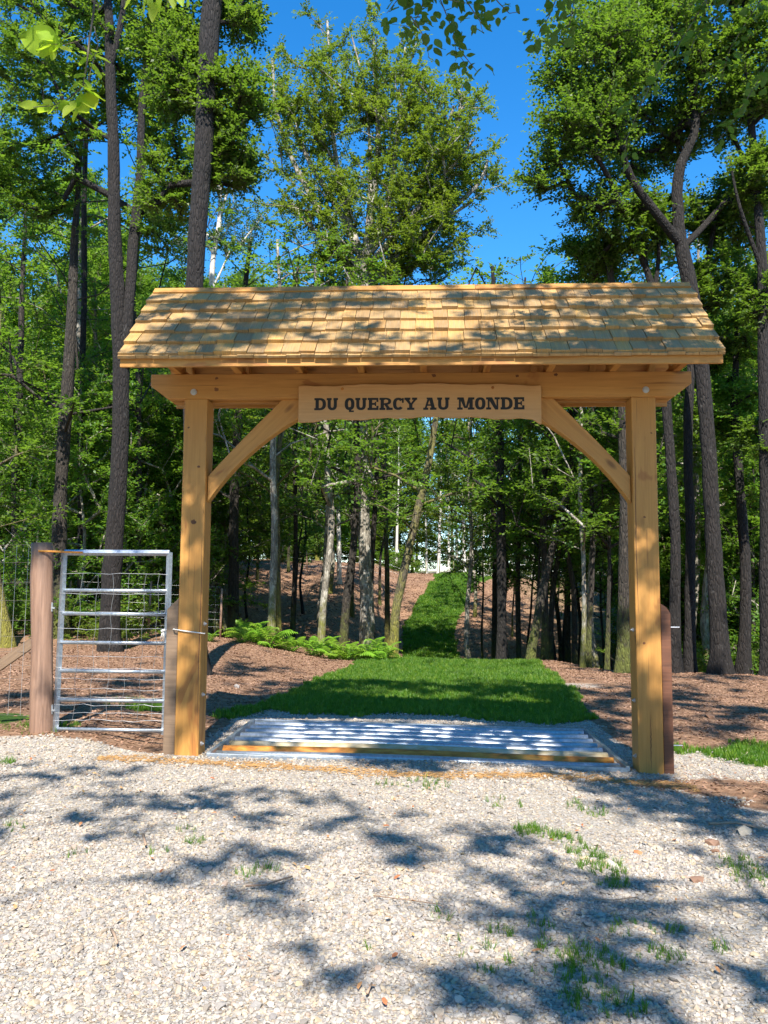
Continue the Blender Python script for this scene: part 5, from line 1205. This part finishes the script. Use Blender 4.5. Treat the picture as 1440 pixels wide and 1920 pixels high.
    for (a, b), (c, d) in LV:
        p0 = Q(a, b, r3.uniform(-.05, .05)); p1 = Q(c, d, r3.uniform(-.08, .08)); dd = p1-p0; ln = max(np.linalg.norm(dd)*1.1, .066); lv_.append((p0, dd, ln))
    hang(sA, [(main, .005), (side1, .003), (side2, .003)], lv_, 'drooping twig with glowing yellow-green leaves', .06, seed=1, start=(np.array([-4.0, -13, 7.5]), np.array([-2.8, -8, 6.0])))
    # top left, bigger leaves entering from above
    yq = -5.9
    LV = [((330,-20),(352,46)),((300,-15),(300,50)),((325,-20),(322,34)),((275,-10),(268,48)),((268,-20),(284,20)),((255,-15),(240,12)),((350,-20),(364,30)),((290,5),(285,46))]
    lv_ = [(Q(a, b), Q(c, d)-Q(a, b)+r3.normal(0, .01, 3), .075) for (a, b), (c, d) in LV]
    hang(sA, [([Q(250,-60), Q(290,-25), Q(350,-30)], .004)], lv_, 'twig with large hanging leaves at the top edge', .07, seed=2, start=(np.array([-4.0, -13, 7.5]), np.array([-2.2, -8, 5.0])))
    # dark sprays top centre and right
    def spray(cl, yq_, seed, n_per, lab, tree, start, size=.062, dark=True):
        rs6 = np.random.RandomState(seed); lv2 = []; stems = []
        for poly_, nn in cl:
            pts_ = np.array([P(a, b, yq_+rs6.uniform(-.1, .1)) for a, b in poly_]); stems.append((pts_, .004))
            L_ = np.linspace(0, 1, len(pts_))
            for j in range(nn):
                t_ = rs6.uniform(.05, 1); p_ = np.array([np.interp(t_, L_, pts_[:, i]) for i in range(3)]); dd = rs6.normal(0, 1, 3)*np.array([1, .8, .45])+np.array([0, 0, -.55]); dd /= np.linalg.norm(dd)
                p_ = p_+rs6.normal(0, .035, 3); lv2.append((p_, dd, size*rs6.uniform(.6, 1.15)))
        hang(tree, stems, lv2, lab, size, dark=dark, seed=seed, start=start)
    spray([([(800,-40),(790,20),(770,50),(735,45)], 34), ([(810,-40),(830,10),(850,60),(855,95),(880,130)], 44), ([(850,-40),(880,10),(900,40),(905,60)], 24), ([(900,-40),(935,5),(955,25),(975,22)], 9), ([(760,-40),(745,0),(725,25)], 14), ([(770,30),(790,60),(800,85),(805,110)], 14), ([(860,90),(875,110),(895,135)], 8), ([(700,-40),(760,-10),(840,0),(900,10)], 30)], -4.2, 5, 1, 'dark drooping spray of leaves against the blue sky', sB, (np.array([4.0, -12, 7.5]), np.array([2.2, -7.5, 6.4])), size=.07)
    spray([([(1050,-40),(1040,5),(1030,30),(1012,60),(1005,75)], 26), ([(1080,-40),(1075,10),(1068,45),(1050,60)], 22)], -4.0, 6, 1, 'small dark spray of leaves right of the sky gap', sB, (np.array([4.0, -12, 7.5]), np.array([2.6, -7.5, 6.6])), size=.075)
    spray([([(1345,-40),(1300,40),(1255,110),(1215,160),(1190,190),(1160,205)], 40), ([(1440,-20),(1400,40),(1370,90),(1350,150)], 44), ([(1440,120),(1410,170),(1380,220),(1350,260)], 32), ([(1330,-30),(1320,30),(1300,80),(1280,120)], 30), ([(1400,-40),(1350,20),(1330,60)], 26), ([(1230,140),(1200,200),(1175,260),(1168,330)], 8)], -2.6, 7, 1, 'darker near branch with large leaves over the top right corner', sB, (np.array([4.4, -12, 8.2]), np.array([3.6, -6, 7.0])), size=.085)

# ------------------------------------------------------------------ ferns
def frond(seed):
    rs6 = np.random.RandomState(seed); n_ = 15; V = []; F = []; t_ = np.linspace(0, 1, n_)
    xx = t_*.55; zz = .30*np.sin(t_*1.9)-.05*t_
    for i in range(1, n_):
        w_ = .15*math.sin(math.pi*(t_[i]*.85+.12))**.8
        for sg in (-1, 1):
            b = len(V); c = np.array([xx[i], 0, zz[i]]); tip = c+np.array([.035, sg*w_, -.03])
            V += [c+[-.014, 0, 0], c+[.014, 0, 0], c+[.03, sg*w_*.6, .0], tip, c+[-.004, sg*w_*.6, 0]]; F += [[b, b+1, b+2, b+3, b+4]]
    me = mesh('frond', np.array(V), F, M['fern'], False, {'lv': ('FACE', np.full(len(F), rs6.uniform(.3, .9)))}); return me
fronds = [frond(k) for k in range(3)]
def fern(x_, y_, s_, lab, rs6):
    t = thing('fern', lab, 'fern', (x_, y_, H(x_, y_)), 'bright ferns edging the wood')
    for k in range(9):
        o = obj('frond', fronds[k % 3], t, (0, 0, 0), (rs6.normal(0, .15), rs6.uniform(-.5, .25), k*.7+rs6.uniform(0, .4))); q = s_*rs6.uniform(.7, 1.15); o.scale = (q, q, q)
rf = np.random.RandomState(9)
flab = 'bright yellow-green fern at the foot of the trunks behind the gateway'
for px_, y_, s_ in [(455,13.0,.9),(480,13.6,1.1),(505,13.2,1.3),(530,13.6,1.2),(548,13.0,1.0),(585,12.8,1.0),(600,13.4,1.1),(625,12.6,.9),(650,12.6,1.1),(668,12.2,.9),(690,12.4,1.3),(706,12.2,1.2),(718,12.0,1.0),(640,13.2,1.2),(470,14.2,1.2),(395,12.5,.7),(75,1.0,.25)]:
    c = P(px_, 1190, y_); fern(c[0], y_, s_, flab if y_ > 5 else 'small fern at the foot of the weathered gate post', rf)

# ------------------------------------------------------------------ small stuff: rocks and sticks
def rock(px_, py_, s_, lab, name='rock', col='stone', z=0):
    c = PZ(px_, py_); t = obj(name, stones[R.randint(0, 8)].copy(), None, (c[0], c[1], H(c[0], c[1])+s_*.3), (0, 0, R.uniform(0, 6)), label=lab, category='rock'); t.scale = (s_*1.4, s_, s_*.75); t.data.materials.clear(); t.data.materials.append(M[col]); return t
rock(1332, 1337, .07, 'single brown stone lying on the bare earth at right', col='litter')
rock(1395, 1545, .06, 'pale round stone in the shade at the right edge')
rock(1335, 1565, .045, 'brown stone on the soil edge at right', col='litter')
rock(1340, 1580, .03, 'small stone just below the larger brown stone on the soil edge', col='litter')
rock(1305, 1640, .04, 'brownish flat stone on the gravel at right', col='litter')
rock(1195, 1585, .028, 'reddish stone in the gravel below the right post', col='dryleaf')
rock(443, 1300, .06, 'pale stone among the roots right of the left post')
rock(1480, 1500, .08, 'grey stone at the far right edge of the drive')
def stick(pts_, r_, lab):
    W_ = [PZ(a, b) for a, b in pts_]; W_ = np.array([(p_[0], p_[1], H(p_[0], p_[1])+.02+r_) for p_ in W_]); mbx = MB().tube(W_-W_[0], np.linspace(r_, r_*.7, len(W_)), 6)
    o = obj('stick', mbx.me('stick', M['stick'], True), None, tuple(W_[0]), label=lab, category='stick'); return o
stick([(208,1757),(214,1768),(219,1785)], .008, 'short bent stick on the gravel at lower left')
stick([(268,1574),(273,1592)], .010, 'stubby pale stick on the gravel at left')
stick([(1115,1689),(1150,1690),(1195,1684)], .004, 'long thin twig lying on the gravel at right')
stick([(700,1685),(760,1692),(820,1700),(833,1706)], .0035, 'very thin dark twig lying across the middle gravel')
stick([(460,1672),(500,1669),(522,1660),(548,1652)], .006, 'tan twig lying by the tuft left of centre')
stick([(688,1885),(697,1865)], .006, 'small twig near the bottom edge of the gravel')
stick([(1330,1534),(1380,1532),(1440,1545)], .012, 'fallen branch on the dark soil at right edge')
#print('objects', len(bpy.data.objects), 'unique tris', sum(len(m_.polygons) for m_ in bpy.data.meshes if m_.users))
